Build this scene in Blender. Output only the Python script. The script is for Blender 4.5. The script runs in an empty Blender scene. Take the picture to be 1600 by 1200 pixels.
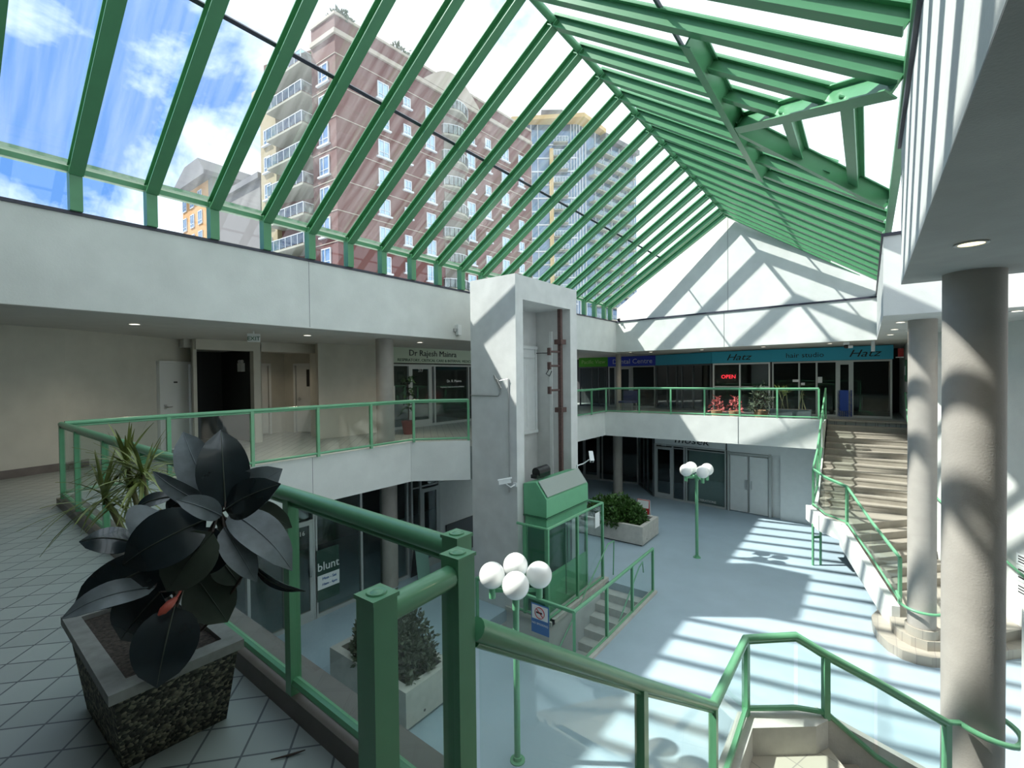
import bpy, math, random
from mathutils import Vector as V, Matrix
sc = bpy.context.scene
C = sc.collection
PI = math.pi
random.seed(7)

# ------------------------------------------------------------------ camera
EYE = V((0, 0, 1.6))
f_, yaw, pit, rol = 731.98, .6500, .01614, -.01074
Fv = V((-math.sin(yaw)*math.cos(pit), math.cos(yaw)*math.cos(pit), -math.sin(pit)))
Rt = V((math.cos(yaw), math.sin(yaw), 0)); Up = Rt.cross(Fv)
Rr = math.cos(rol)*Rt + math.sin(rol)*Up
Uu = -math.sin(rol)*Rt + math.cos(rol)*Up
cam = bpy.data.objects.new('camera', bpy.data.cameras.new('camera')); C.objects.link(cam)
cam.data.sensor_width = 36; cam.data.lens = 36*f_/1600; cam.data.clip_start = .05; cam.data.clip_end = 800
cam.matrix_world = Matrix(((Rr.x, Uu.x, -Fv.x, EYE.x), (Rr.y, Uu.y, -Fv.y, EYE.y), (Rr.z, Uu.z, -Fv.z, EYE.z), (0, 0, 0, 1)))
sc.camera = cam

# ------------------------------------------------------------------ sky, sun, exposure
w = bpy.data.worlds.new('sky'); sc.world = w; w.use_nodes = True
N = w.node_tree.nodes; L = w.node_tree.links; N.clear()
def wn(t, **k):
    n = N.new(t)
    for a, b in k.items(): setattr(n, a, b)
    return n
tc = wn('ShaderNodeTexCoord'); sep = wn('ShaderNodeSeparateXYZ'); L.new(tc.outputs['Generated'], sep.inputs[0])
mp = wn('ShaderNodeMapping'); mp.inputs['Scale'].default_value = (1, 1, 1.6); L.new(tc.outputs['Generated'], mp.inputs['Vector'])
ns = wn('ShaderNodeTexNoise'); ns.inputs['Scale'].default_value = 3.1; ns.inputs['Detail'].default_value = 8; ns.inputs['Roughness'].default_value = .58; ns.inputs['Distortion'].default_value = .35
L.new(mp.outputs[0], ns.inputs['Vector'])
dt = wn('ShaderNodeVectorMath', operation='DOT_PRODUCT'); dt.inputs[1].default_value = (.70, .35, -.25); L.new(tc.outputs['Generated'], dt.inputs[0])
ma = wn('ShaderNodeMath', operation='MULTIPLY_ADD'); ma.inputs[1].default_value = .42; L.new(dt.outputs['Value'], ma.inputs[0]); L.new(ns.outputs['Fac'], ma.inputs[2])
rp = wn('ShaderNodeValToRGB'); rp.color_ramp.elements[0].position = .17; rp.color_ramp.elements[1].position = .36
L.new(ma.outputs[0], rp.inputs[0])
mx = wn('ShaderNodeMix', data_type='RGBA'); mx.inputs['A'].default_value = (.13, .30, .70, 1); mx.inputs['B'].default_value = (1.25, 1.36, 1.46, 1)
L.new(rp.outputs[0], mx.inputs['Factor'])
bg = wn('ShaderNodeBackground'); bg.inputs['Strength'].default_value = 1.0; L.new(mx.outputs['Result'], bg.inputs[0])
wo = wn('ShaderNodeOutputWorld'); L.new(bg.outputs[0], wo.inputs[0])
SUN = V((.665, .45, -1.0)).normalized()
sl = bpy.data.lights.new('sun', 'SUN'); sl.energy = 7.2; sl.angle = math.radians(.95); sl.color = (1, .965, .90)
so = bpy.data.objects.new('sun', sl); C.objects.link(so); so.rotation_euler = SUN.to_track_quat('-Z', 'Y').to_euler(); so.location = (-20, -14, 30)
sc.view_settings.view_transform = 'Standard'; sc.view_settings.look = 'None'; sc.view_settings.gamma = 1; sc.view_settings.use_curve_mapping = False
sc.view_settings.exposure = .62
sc.cycles.max_bounces = 10; sc.cycles.diffuse_bounces = 5; sc.cycles.glossy_bounces = 3; sc.cycles.transmission_bounces = 4
sc.cycles.transparent_max_bounces = 28; sc.cycles.sample_clamp_indirect = 6; sc.cycles.caustics_reflective = False; sc.cycles.caustics_refractive = False

# ------------------------------------------------------------------ mesh builder
WO = {}          # world origin of every object that parents others
class M:
    def __init__(s): s.v = []; s.f = []
    def add(s, vs, fs):
        b = len(s.v); s.v += [V(p) for p in vs]; s.f += [tuple(i+b for i in q) for q in fs]; return s
    def box(s, a, b):
        x0, y0, z0 = a; x1, y1, z1 = b
        return s.add([(x0,y0,z0),(x1,y0,z0),(x1,y1,z0),(x0,y1,z0),(x0,y0,z1),(x1,y0,z1),(x1,y1,z1),(x0,y1,z1)],
                     [(0,3,2,1),(4,5,6,7),(0,1,5,4),(1,2,6,5),(2,3,7,6),(3,0,4,7)])
    def cbox(s, c, d, ax=None):
        X, Y, Z = ax or (V((1,0,0)), V((0,1,0)), V((0,0,1))); c = V(c); dx, dy, dz = [q/2 for q in d]
        vs = [c+X*(i*dx)+Y*(j*dy)+Z*(k*dz) for k in (-1,1) for i, j in ((-1,-1),(1,-1),(1,1),(-1,1))]
        return s.add(vs, [(0,3,2,1),(4,5,6,7),(0,1,5,4),(1,2,6,5),(2,3,7,6),(3,0,4,7)])
    def bar(s, p, q, wd, ht, up=(0,0,1)):      # square bar p->q, wd sideways, ht along up
        p = V(p); q = V(q); d = q-p; l = d.length; d.normalize(); u = V(up)
        if abs(d.dot(u)) > .98: u = V((1,0,0))
        sd = d.cross(u).normalized(); u = sd.cross(d)
        return s.cbox((p+q)/2, (l, wd, ht), (d, sd, u))
    def ext(s, poly, vec):                     # planar polygon swept along vec
        n = len(poly); vec = V(vec); a = [V(p) for p in poly]
        return s.add(a+[p+vec for p in a], [tuple(range(n-1,-1,-1)), tuple(range(n,2*n))]+[(i,(i+1)%n,n+(i+1)%n,n+i) for i in range(n)])
    def prism(s, poly, z0, z1): return s.ext([(p[0], p[1], z0) for p in poly], (0,0,z1-z0))
    def tube(s, pts, r, n=10, cap=True, rs=None):
        pts = [V(p) for p in pts]; k = len(pts); b = len(s.v); prev = None
        for i, p in enumerate(pts):
            d = (pts[min(i+1,k-1)]-pts[max(i-1,0)]).normalized()
            if i and i < k-1:
                d = ((pts[i+1]-p).normalized()+(p-pts[i-1]).normalized()).normalized()
            u = prev if prev else (V((0,0,1)) if abs(d.z) < .95 else V((1,0,0)))
            a = d.cross(u).normalized(); u = a.cross(d).normalized(); prev = u
            rr = rs[i] if rs else r
            sc_ = 1.0
            if i and i < k-1: sc_ = 1/max(.5, d.dot((p-pts[i-1]).normalized()))
            s.v += [p+(a*math.cos(t)*sc_+u*math.sin(t))*rr for t in [2*PI*j/n for j in range(n)]]
        for i in range(k-1):
            s.f += [(b+i*n+j, b+i*n+(j+1)%n, b+(i+1)*n+(j+1)%n, b+(i+1)*n+j) for j in range(n)]
        if cap: s.f += [tuple(b+j for j in range(n-1,-1,-1)), tuple(b+(k-1)*n+j for j in range(n))]
        return s
    def lathe(s, c, prof, n=24):               # prof: (r, z) from bottom to top
        b = len(s.v); c = V(c); k = len(prof)
        for r, z in prof: s.v += [c+V((r*math.cos(2*PI*j/n), r*math.sin(2*PI*j/n), z)) for j in range(n)]
        for i in range(k-1): s.f += [(b+i*n+j, b+i*n+(j+1)%n, b+(i+1)*n+(j+1)%n, b+(i+1)*n+j) for j in range(n)]
        s.f += [tuple(b+j for j in range(n-1,-1,-1)), tuple(b+(k-1)*n+j for j in range(n))]
        return s
    def sphere(s, c, r, n=28, m=16):
        return s.lathe(c, [(max(r*math.sin(PI*i/m), r*.01), -r*math.cos(PI*i/m)) for i in range(m+1)], n)
    def build(s, name, mat, parent=None, smooth=False, loc=None):
        o = V(WO[parent.name]) if parent else V(loc or (0,0,0))
        me = bpy.data.meshes.new(name); me.from_pydata([tuple(p-o) for p in s.v], [], s.f); me.materials.append(mat)
        me.validate(); me.update()
        if smooth:
            me.polygons.foreach_set('use_smooth', [True]*len(me.polygons))
            try: me.set_sharp_from_angle(angle=math.radians(38))
            except Exception: pass
        ob = bpy.data.objects.new(name, me); C.objects.link(ob)
        if parent: ob.parent = parent
        else: ob.location = o
        WO[ob.name] = o
        return ob
def tag(o, label=None, cat=None, group=None, kind=None):
    for k, x in (('label', label), ('category', cat), ('group', group), ('kind', kind)):
        if x: o[k] = x
    return o
def thing(name, loc, label, cat, group=None):
    o = bpy.data.objects.new(name, None); C.objects.link(o); o.location = loc; o.empty_display_size = .1
    WO[o.name] = V(loc); return tag(o, label, cat, group)
def solo(m, name, mat, label, cat, group=None, smooth=False):
    lo = V((min(p.x for p in m.v), min(p.y for p in m.v), min(p.z for p in m.v))); hi = V((max(p.x for p in m.v), max(p.y for p in m.v), 0))
    return tag(m.build(name, mat, None, smooth, ((lo.x+hi.x)/2, (lo.y+hi.y)/2, lo.z)), label, cat, group)
def struct(m, name, mat, smooth=False): return tag(m.build(name, mat, None, smooth), kind='structure')
def copy_tree(o, parent=None):
    c = o.copy(); C.objects.link(c); c.parent = parent
    for ch in list(o.children): copy_tree(ch, c)
    return c
def text(name, s, p, right, up, size, mat, parent, depth=.006, shear=0, center=True, wide=1.0):
    cu = bpy.data.curves.new('t', 'FONT'); cu.body = s; cu.size = size; cu.extrude = depth; cu.shear = shear; cu.align_x = 'CENTER' if center else 'LEFT'
    cu.resolution_u = 2
    to = bpy.data.objects.new('t', cu); C.objects.link(to)
    dg = bpy.context.evaluated_depsgraph_get(); dg.update()
    me = bpy.data.meshes.new_from_object(to.evaluated_get(dg)); me.name = name
    bpy.data.objects.remove(to); bpy.data.curves.remove(cu)
    X = V(right).normalized(); Y = V(up).normalized(); Z = X.cross(Y)
    o0 = V(WO[parent.name]); q = V(p)-o0
    for v in me.vertices: v.co = q+X*(v.co.x*wide)+Y*v.co.y+Z*v.co.z
    me.materials.clear(); me.materials.append(mat); me.update()
    ob = bpy.data.objects.new(name, me); C.objects.link(ob); ob.parent = parent; WO[ob.name] = o0
    return ob

# ------------------------------------------------------------------ materials
def mat(name, col, rough=.6, metal=0, var=0, scale=6, bump=0, bscale=60, emit=0, coat=0, spec=None):
    m = bpy.data.materials.new(name); m.use_nodes = True; n = m.node_tree.nodes; l = m.node_tree.links
    b = n['Principled BSDF']; b.inputs['Base Color'].default_value = (*col, 1); b.inputs['Roughness'].default_value = rough; b.inputs['Metallic'].default_value = metal
    if coat: b.inputs['Coat Weight'].default_value = coat
    if spec is not None: b.inputs['Specular IOR Level'].default_value = spec
    t = n.new('ShaderNodeTexCoord')
    if var:
        a = n.new('ShaderNodeTexNoise'); a.inputs['Scale'].default_value = scale; a.inputs['Detail'].default_value = 6; l.new(t.outputs['Object'], a.inputs['Vector'])
        r = n.new('ShaderNodeMapRange'); r.inputs[1].default_value = .3; r.inputs[2].default_value = .7; r.inputs[3].default_value = 1-var; r.inputs[4].default_value = 1+var; l.new(a.outputs['Fac'], r.inputs[0])
        x = n.new('ShaderNodeVectorMath'); x.operation = 'SCALE'; x.inputs[0].default_value = col; l.new(r.outputs[0], x.inputs['Scale']); l.new(x.outputs[0], b.inputs['Base Color'])
    if bump:
        a = n.new('ShaderNodeTexNoise'); a.inputs['Scale'].default_value = bscale; a.inputs['Detail'].default_value = 4; l.new(t.outputs['Object'], a.inputs['Vector'])
        u = n.new('ShaderNodeBump'); u.inputs['Strength'].default_value = bump; u.inputs['Distance'].default_value = .01; l.new(a.outputs['Fac'], u.inputs['Height']); l.new(u.outputs[0], b.inputs['Normal'])
    if emit: b.inputs['Emission Color'].default_value = (*col, 1); b.inputs['Emission Strength'].default_value = emit
    return m
def tilemat(name, col, grout, size, rot, mortar=.005, rough=.45, var=.06):
    m = mat(name, col, rough); n = m.node_tree.nodes; l = m.node_tree.links; b = n['Principled BSDF']
    t = n.new('ShaderNodeTexCoord'); p = n.new('ShaderNodeMapping'); p.inputs['Rotation'].default_value = (0,0,rot); l.new(t.outputs['Object'], p.inputs['Vector'])
    k = n.new('ShaderNodeTexBrick'); k.offset = 0; k.squash = 1; k.inputs['Scale'].default_value = 1; k.inputs['Brick Width'].default_value = size; k.inputs['Row Height'].default_value = size
    k.inputs['Mortar Size'].default_value = mortar; k.inputs['Mortar Smooth'].default_value = .1
    k.inputs['Color1'].default_value = (*[c*(1+var) for c in col], 1); k.inputs['Color2'].default_value = (*[c*(1-var) for c in col], 1); k.inputs['Mortar'].default_value = (*grout, 1)
    l.new(p.outputs[0], k.inputs['Vector']); l.new(k.outputs['Color'], b.inputs['Base Color'])
    u = n.new('ShaderNodeBump'); u.inputs['Strength'].default_value = .3; u.inputs['Distance'].default_value = .004; u.invert = True; l.new(k.outputs['Fac'], u.inputs['Height']); l.new(u.outputs[0], b.inputs['Normal'])
    return m
def glassmat(name, tint=(.95,.98,.97), gloss=.06, dirt=0, streak=False, rough=0):
    m = bpy.data.materials.new(name); m.use_nodes = True; n = m.node_tree.nodes; l = m.node_tree.links; n.clear()
    o = n.new('ShaderNodeOutputMaterial'); tr = n.new('ShaderNodeBsdfTransparent'); tr.inputs[0].default_value = (*tint, 1)
    gl = n.new('ShaderNodeBsdfGlossy'); gl.inputs['Roughness'].default_value = rough
    lw = n.new('ShaderNodeLayerWeight'); lw.inputs[0].default_value = .5
    pw = n.new('ShaderNodeMath'); pw.operation = 'POWER'; pw.inputs[1].default_value = 4.5; l.new(lw.outputs['Facing'], pw.inputs[0])
    k = n.new('ShaderNodeMath'); k.operation = 'MULTIPLY_ADD'; k.inputs[1].default_value = gloss*9; k.inputs[2].default_value = gloss*.8; k.use_clamp = True; l.new(pw.outputs[0], k.inputs[0])
    a = n.new('ShaderNodeMixShader'); l.new(k.outputs[0], a.inputs[0]); l.new(tr.outputs[0], a.inputs[1]); l.new(gl.outputs[0], a.inputs[2])
    out = a
    if dirt:
        tl = n.new('ShaderNodeBsdfTranslucent'); tl.inputs[0].default_value = (.9,.9,.88,1)
        df = n.new('ShaderNodeBsdfDiffuse'); df.inputs[0].default_value = (.8,.8,.78,1)
        d2 = n.new('ShaderNodeMixShader'); l.new(tl.outputs[0], d2.inputs[1]); l.new(df.outputs[0], d2.inputs[2])
        t = n.new('ShaderNodeTexCoord'); p = n.new('ShaderNodeMapping'); p.inputs['Scale'].default_value = (.35, 5, .35) if streak else (1,1,1); l.new(t.outputs['Object'], p.inputs[0])
        z = n.new('ShaderNodeTexNoise'); z.inputs['Scale'].default_value = 2; z.inputs['Detail'].default_value = 5; l.new(p.outputs[0], z.inputs['Vector'])
        r = n.new('ShaderNodeMapRange'); r.inputs[1].default_value = .35; r.inputs[2].default_value = .75; r.inputs[3].default_value = dirt*.35; r.inputs[4].default_value = dirt*1.8; l.new(z.outputs['Fac'], r.inputs[0])
        e = n.new('ShaderNodeMixShader'); l.new(r.outputs[0], e.inputs[0]); l.new(a.outputs[0], e.inputs[1]); l.new(d2.outputs[0], e.inputs[2]); out = e
    l.new(out.outputs[0], o.inputs[0]); return m
K = {}
K['wall'] = mat('white_stucco', (.66,.67,.645), .85, var=.06, scale=2.2, bump=.18, bscale=45)
K['wall2'] = mat('taupe_stucco', (.60,.58,.52), .85, var=.05, scale=3, bump=.2, bscale=60)
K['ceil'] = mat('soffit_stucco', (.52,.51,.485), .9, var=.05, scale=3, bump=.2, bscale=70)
K['ceil2'] = mat('darkened_soffit_stucco', (.33,.33,.31), .9, var=.07, scale=3, bump=.2, bscale=70)  # soffit stucco darkened in colour to offset sunlight bounced onto the near-right soffit
K['col'] = mat('column_concrete', (.375,.345,.31), .8, var=.07, scale=4, bump=.2, bscale=50)
K['conc'] = mat('planter_concrete', (.52,.50,.46), .85, var=.09, scale=7, bump=.3, bscale=40)
K['shaft'] = mat('shaft_concrete', (.60,.60,.59), .85, var=.07, scale=3, bump=.15, bscale=30)
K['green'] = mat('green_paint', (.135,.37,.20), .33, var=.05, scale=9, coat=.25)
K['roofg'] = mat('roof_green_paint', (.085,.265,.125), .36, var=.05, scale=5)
K['green2'] = mat('lift_green_paint', (.14,.40,.22), .45, var=.04, scale=5)
K['greendk'] = mat('dark_green_panel', (.045,.16,.085), .4)
K['flash'] = mat('dark_flashing', (.035,.035,.055), .45)
K['tile'] = tilemat('diagonal_floor_tile', (.33,.36,.35), (.10,.11,.12), .195, math.radians(42))
K['tile2'] = tilemat('landing_tile', (.46,.43,.36), (.30,.28,.25), .30, math.radians(20))
K['curb'] = mat('brown_curb_tile', (.15,.125,.115), .45, var=.15, scale=6)
K['blue'] = mat('blue_floor_paint', (.36,.455,.52), .42, var=.05, scale=1.6, bump=.04, bscale=30)
K['step'] = mat('step_tile', (.31,.28,.235), .6, var=.08, scale=5)
K['steplow'] = tilemat('round_step_tile', (.38,.345,.29), (.30,.27,.24), .26, 0, mortar=.006)
K['glass'] = glassmat('railing_glass', (.93,.97,.955), .05)
K['sky'] = glassmat('skylight_glass', (.94,.97,.97), .045, dirt=.045, streak=True)
K['clear'] = glassmat('clerestory_glass', (.96,.98,.98), .04)
K['shop'] = glassmat('shop_glass', (.80,.86,.85), .07)
K['frost'] = glassmat('frosted_glass', (.45,.5,.5), .05, dirt=.3)
K['alu'] = mat('aluminium_frame', (.50,.51,.50), .4, .4)
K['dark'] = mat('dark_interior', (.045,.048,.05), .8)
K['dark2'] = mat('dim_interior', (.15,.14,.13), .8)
K['white'] = mat('white_door_paint', (.78,.79,.79), .45)
K['offw'] = mat('pale_panel', (.70,.71,.70), .5, var=.03)
K['black'] = mat('black_plastic', (.012,.012,.014), .4)
K['steel'] = mat('brushed_steel', (.55,.55,.55), .35, .8)
K['rust'] = mat('rusty_pipe', (.085,.045,.04), .6, var=.3, scale=20)
K['globe'] = mat('opal_globe', (.92,.90,.87), .25)
K['lit'] = mat('lamp_glow', (1,.83,.42), .5, emit=2.2)
K['litw'] = mat('lamp_glow_pale', (1,.95,.82), .5, emit=2.0)
K['soil'] = mat('bark_soil', (.055,.042,.035), .95, var=.7, scale=55, bump=1, bscale=70)
K['leafd'] = mat('dark_leaf', (.016,.025,.029), .27, var=.25, scale=8, coat=.35)
K['leafg'] = mat('dusty_sheen_leaf', (.16,.185,.20), .42, var=.25, scale=14)  # dusty leaves, with the grey sheen of the sky put into the colour
K['leafo'] = mat('olive_leaf', (.055,.068,.05), .5, var=.2, scale=10)
K['sheath'] = mat('red_sheath', (.50,.09,.06), .4)
K['stem'] = mat('brown_stem', (.055,.035,.028), .7)
K['drac'] = mat('dracaena_leaf', (.21,.25,.07), .45, var=.35, scale=9)
K['dracs'] = mat('dracaena_stem', (.22,.20,.10), .8, var=.3, scale=30)
K['bush'] = mat('bush_leaf', (.050,.125,.022), .55, var=.45, scale=6)
K['bush2'] = mat('grey_bush_leaf', (.085,.105,.065), .6, var=.35, scale=6)
K['terra'] = mat('red_pot', (.22,.05,.04), .6)
K['pink'] = mat('pink_flower', (.60,.13,.13), .6)
K['orange'] = mat('tan_pot', (.42,.24,.14), .7)
K['sgreen'] = mat('green_sign_face', (.09,.40,.04), .4)
K['sblue'] = mat('royal_blue_sign_face', (.04,.07,.55), .4)
K['steal'] = mat('teal_sign_face', (.045,.43,.62), .4)
K['smint'] = mat('mint_sign_face', (.62,.70,.58), .5)
K['red'] = mat('red_neon', (1,.03,.05), .4, emit=1.6)
K['redp'] = mat('red_print', (.45,.03,.03), .5)
K['paper'] = mat('white_paper', (.80,.82,.82), .6)
K['bluep'] = mat('blue_print', (.06,.16,.38), .5)
K['bluebin'] = mat('blue_panel', (.02,.07,.38), .5)
K['ledge'] = mat('grey_trough', (.10,.11,.12), .6)
K['ink'] = mat('black_ink', (.01,.01,.012), .5)
K['lav'] = mat('pale_lettering', (.62,.66,.80), .5)
K['lgreen'] = mat('lime_lettering', (.40,.62,.25), .5)
def aggregate():
    m = mat('exposed_aggregate', (.1,.1,.09), .8); n = m.node_tree.nodes; l = m.node_tree.links; b = n['Principled BSDF']
    t = n.new('ShaderNodeTexCoord'); v = n.new('ShaderNodeTexVoronoi'); v.inputs['Scale'].default_value = 70; l.new(t.outputs['Object'], v.inputs['Vector'])
    s = n.new('ShaderNodeSeparateColor'); l.new(v.outputs['Color'], s.inputs[0])
    r = n.new('ShaderNodeValToRGB'); e = r.color_ramp.elements; e[0].color = (.018,.019,.018,1); e[1].color = (.30,.28,.20,1); e.new(.55).color = (.07,.068,.055,1); l.new(s.outputs[0], r.inputs[0]); l.new(r.outputs[0], b.inputs['Base Color'])
    u = n.new('ShaderNodeBump'); u.inputs['Strength'].default_value = .9; u.inputs['Distance'].default_value = .008; u.invert = True; l.new(v.outputs['Distance'], u.inputs['Height']); l.new(u.outputs[0], b.inputs['Normal'])
    return m
K['agg'] = aggregate()
K['aggrim'] = mat('planter_rim', (.25,.25,.24), .8, var=.15, scale=20)

ZL = -3.5; XL = -8.3
RIDGE = (-3.92, 7.25); EL = (XL, 4.42); ER = (.30, 4.35)
YS, YE = -.10, 17.55                       # skylight south and north ends

# ================================================================== STRUCTURE
def backy(x): return 18.1 + (x+8.3)/8.5*(-.75)     # upper back wall plane
# ground floor with the sunken stairwell left open: x -6.3..-4.05, y 7.05..8.0 and x -5.2..-4.05, y 8..10.6
m = M()
for a, b in (((-17,-3),(-6.3,27)), ((-4.05,-3),(9,27)), ((-6.3,-3),(-4.05,7.05)), ((-6.3,10.6),(-4.05,27)), ((-6.3,8.2),(-5.35,10.6))):
    m.box((a[0],a[1],ZL-.25), (b[0],b[1],ZL))
struct(m, 'floor_ground', K['blue'])
m = M().box((-6.3,6.85,-6.2), (-4.05,7.05,ZL-.26)).box((-4.05,6.85,-6.2), (-3.9,10.6,ZL-.26)).box((-6.5,6.85,-6.2), (-6.3,8.2,ZL-.26)).box((-6.3,8.0,-6.2), (-5.2,8.2,ZL-.01)).box((-5.35,8.2,-6.2), (-5.2,10.6,ZL-.01)).box((-6.5,6.85,-6.3),(-3.9,10.8,-6.2)).box((-5.2,10.6,-6.2),(-4.05,10.8,ZL-.26))
struct(m, 'wall_stairwell', K['shaft'])
# upper decks
m = M().prism([(-14.5,-3.2),(1.4,-3.2),(1.4,.95),(-.86,.95),(-.86,1.30),(XL-.12,1.42),(XL-.12,7.1),(-7.3,8.05),(-7.3,10.5),(XL-.12,10.6),(XL-.12,17.1),(-14.5,17.1)], -.77, 0)
struct(m, 'floor_upper_left', K['tile'])
m = M().prism([(-14.5,17.1),(-1.2,17.4),(-1.2,19.45),(1.0,19.45),(1.0,17),(6,17),(6,26.5),(-14.5,26.5)], -.77, 0)
struct(m, 'floor_upper_back', K['tile'])
# slab fascias
m = M().box((XL-.14,1.28,-.772), (XL,7.1,.13)).prism([(XL,7.1),(XL-.14,7.13),(-7.42,8.02),(-7.3,7.98)], -.772, .13).box((XL-.14,14.4,-.772),(XL,17.0,.13))
struct(m, 'trim_left_balcony_fascia', K['wall'])
m = M().prism([(XL-.14,16.98),(-1.12,17.33),(-1.12,17.48),(XL-.14,17.14)], -.772, .15).prism([(-1.25,17.3),(-1.12,17.33),(-1.12,19.4),(-1.25,19.4)], -.772, .05)
struct(m, 'trim_back_balcony_fascia', K['wall'])
m = M().prism([(-1.0,1.075),(XL,1.22),(XL,1.42),(-1.0,1.28)], -.78, .10)
struct(m, 'trim_walkway_curb', K['curb'])
# soffits / roof decks
m = M().box((-14.5,YS-.05,2.55), (XL-.19,26.5,3.72)).box((-14.4,YS,2.540), (XL-.001,18.0,2.549)); struct(m, 'ceiling_left', K['ceil'])
m = M().prism([(XL-.1,backy(XL)+.16),(.2,backy(.2)+.16),(6,17.3),(6,26.5),(XL-.1,26.5)], 2.57, 3.72); struct(m, 'ceiling_back', K['ceil'])
m = M().box((-14.5,-3.2,2.55), (6,YS,3.72)); struct(m, 'ceiling_south', K['ceil'])
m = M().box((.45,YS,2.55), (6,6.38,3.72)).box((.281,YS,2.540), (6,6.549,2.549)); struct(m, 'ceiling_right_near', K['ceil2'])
m = M().box((.37,10.17,2.55), (6,17.3,3.72)).box((.201,10.001,2.540), (6,17.2,2.549)); struct(m, 'ceiling_right_far', K['ceil'])
# upper fascias (white bands above the soffits)
m = M().box((XL-.2,YS,2.548), (XL,18.1,3.78)); struct(m, 'wall_left', K['wall'])
m = M().ext([(XL,backy(XL),2.56),(.22,backy(.22),2.56),(.22,backy(.22),3.80),(XL,backy(XL),3.80)], (0,.18,0)); struct(m, 'wall_back_lower', K['wall'])
m = M().ext([(XL,backy(XL)+.06,3.80),(.4,backy(.4)+.06,3.80),(.4,backy(.4)+.06,4.28),(RIDGE[0],backy(RIDGE[0])+.06,7.2),(XL,backy(XL)+.06,4.36)], (0,.2,0)); struct(m, 'wall_back_gable', K['wall'])
m = M().box((.28,YS,2.548), (.46,6.55,4.0)).box((.46,6.37,2.548), (6,6.55,4.0)); struct(m, 'wall_right_near', K['wall'])
m = M().box((.20,10.0,2.548), (.38,17.36,3.86)).box((.38,10.0,2.548), (6,10.18,3.86)); struct(m, 'wall_right_far', K['wall'])
m = M().ext([(XL-.2,YS,3.70),(.48,YS,3.70),(.48,YS,4.28),(RIDGE[0],YS,7.2),(XL-.2,YS,4.36)], (0,-.2,0)); struct(m, 'wall_south_gable', K['wall'])
m = M().box((XL-.22,YS,3.78), (XL+.02,18.1,3.825)); struct(m, 'trim_left_flashing', K['flash'])
m = M().ext([(XL,backy(XL)-.03,3.78),(.2,backy(.2)-.03,3.78),(.2,backy(.2)-.03,3.835),(XL,backy(XL)-.03,3.835)], (0,.24,0)); struct(m, 'trim_back_flashing', K['flash'])
m = M().box((.25,YS,4.0), (.48,6.58,4.07)); struct(m, 'trim_right_near_flashing', K['flash'])
m = M().box((.17,9.97,3.86), (6,10.22,3.91)).box((.17,10.22,3.86), (.40,17.4,3.91)); struct(m, 'trim_right_far_flashing', K['flash'])
m = M()
for y in (4.70, 9.6, 13.8):
    m.box((XL-.001,y-.004,2.56), (XL+.0015,y+.004,3.78))
m.box((XL-.001,4.70,-.77), (XL+.0015,4.708,.12)).box((XL-.001,7.08,-.77),(XL+.0015,7.085,.12))
struct(m, 'trim_left_control_joints', K['ledge'])
m = M()
for x, z0, z1 in ((-3.93,3.84,7.1), (-4.05,2.57,3.78)):
    m.cbox((x, backy(x)+(.058 if z0 > 3 else -.002), (z0+z1)/2), (.01,.006,z1-z0))
m.cbox((-3.5,17.215,-.3), (.01,.02,.9)); struct(m, 'trim_back_control_joints', K['ledge'])
# left walkway back walls
m = M().prism([(-11.2,-3.2),(-11.3,1.0),(-11.5,1.85),(-12.42,3.46),(-12.75,3.36),(-11.9,1.7),(-11.6,.9),(-11.5,-3.2)], 0, 2.56); struct(m, 'wall_left_walkway', K['wall2'])
m = M()
for a_, b_ in (((-11.2,-3.2),(-11.3,1.0)), ((-11.3,1.0),(-11.5,1.85)), ((-11.5,1.85),(-12.45,3.37))): m.bar((*a_,.07), (*b_,.07), .03, .14)
struct(m, 'baseboard_left', K['curb'])
m = M().prism([(-12.42,3.46),(-12.94,4.31),(-13.2,4.2),(-12.7,3.34)], 2.02, 2.56).prism([(-12.30,4.13),(-12.30,4.20),(-12.9,4.40),(-13.2,4.40),(-13.2,4.2),(-12.92,4.29)], 0, 2.56)
struct(m, 'wall_left_door_bay', K['wall2'])
m = M().box((-12.5,4.16,2.3), (-12.2,5.41,2.56)).box((-12.4,5.41,0), (-12.2,5.59,2.56)).box((-12.5,5.59,2.3), (-12.2,7.12,2.56)).box((-12.4,7.0,0),(-12.1,7.14,2.3))
struct(m, 'wall_left_openings', K['wall2'])
m = M().prism([(-12.2,7.05),(-11.46,6.70),(-11.46,8.55),(-11.6,8.9),(-12.4,8.9)], 0, 2.55); struct(m, 'wall_left_pier', K['wall2'])
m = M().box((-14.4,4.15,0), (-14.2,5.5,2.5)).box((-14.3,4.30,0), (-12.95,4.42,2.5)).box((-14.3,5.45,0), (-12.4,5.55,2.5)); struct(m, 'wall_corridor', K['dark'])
m = M().prism([(-14.2,5.55),(-12.2,5.58),(-12.2,5.6),(-14.2,5.62)], 0, 2.5).prism([(-14.1,5.6),(-13.95,5.6),(-13.95,7.3),(-14.1,7.3)], 0, 2.5).prism([(-14.0,7.05),(-12.3,7.72),(-12.3,7.9),(-14.0,7.3)], 0, 2.5); struct(m, 'wall_door_recess', K['wall2'])
m = M().box((-14.5,4,2.35), (-12.45,8.9,2.54)); struct(m, 'ceiling_recess', K['ceil'])
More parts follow.
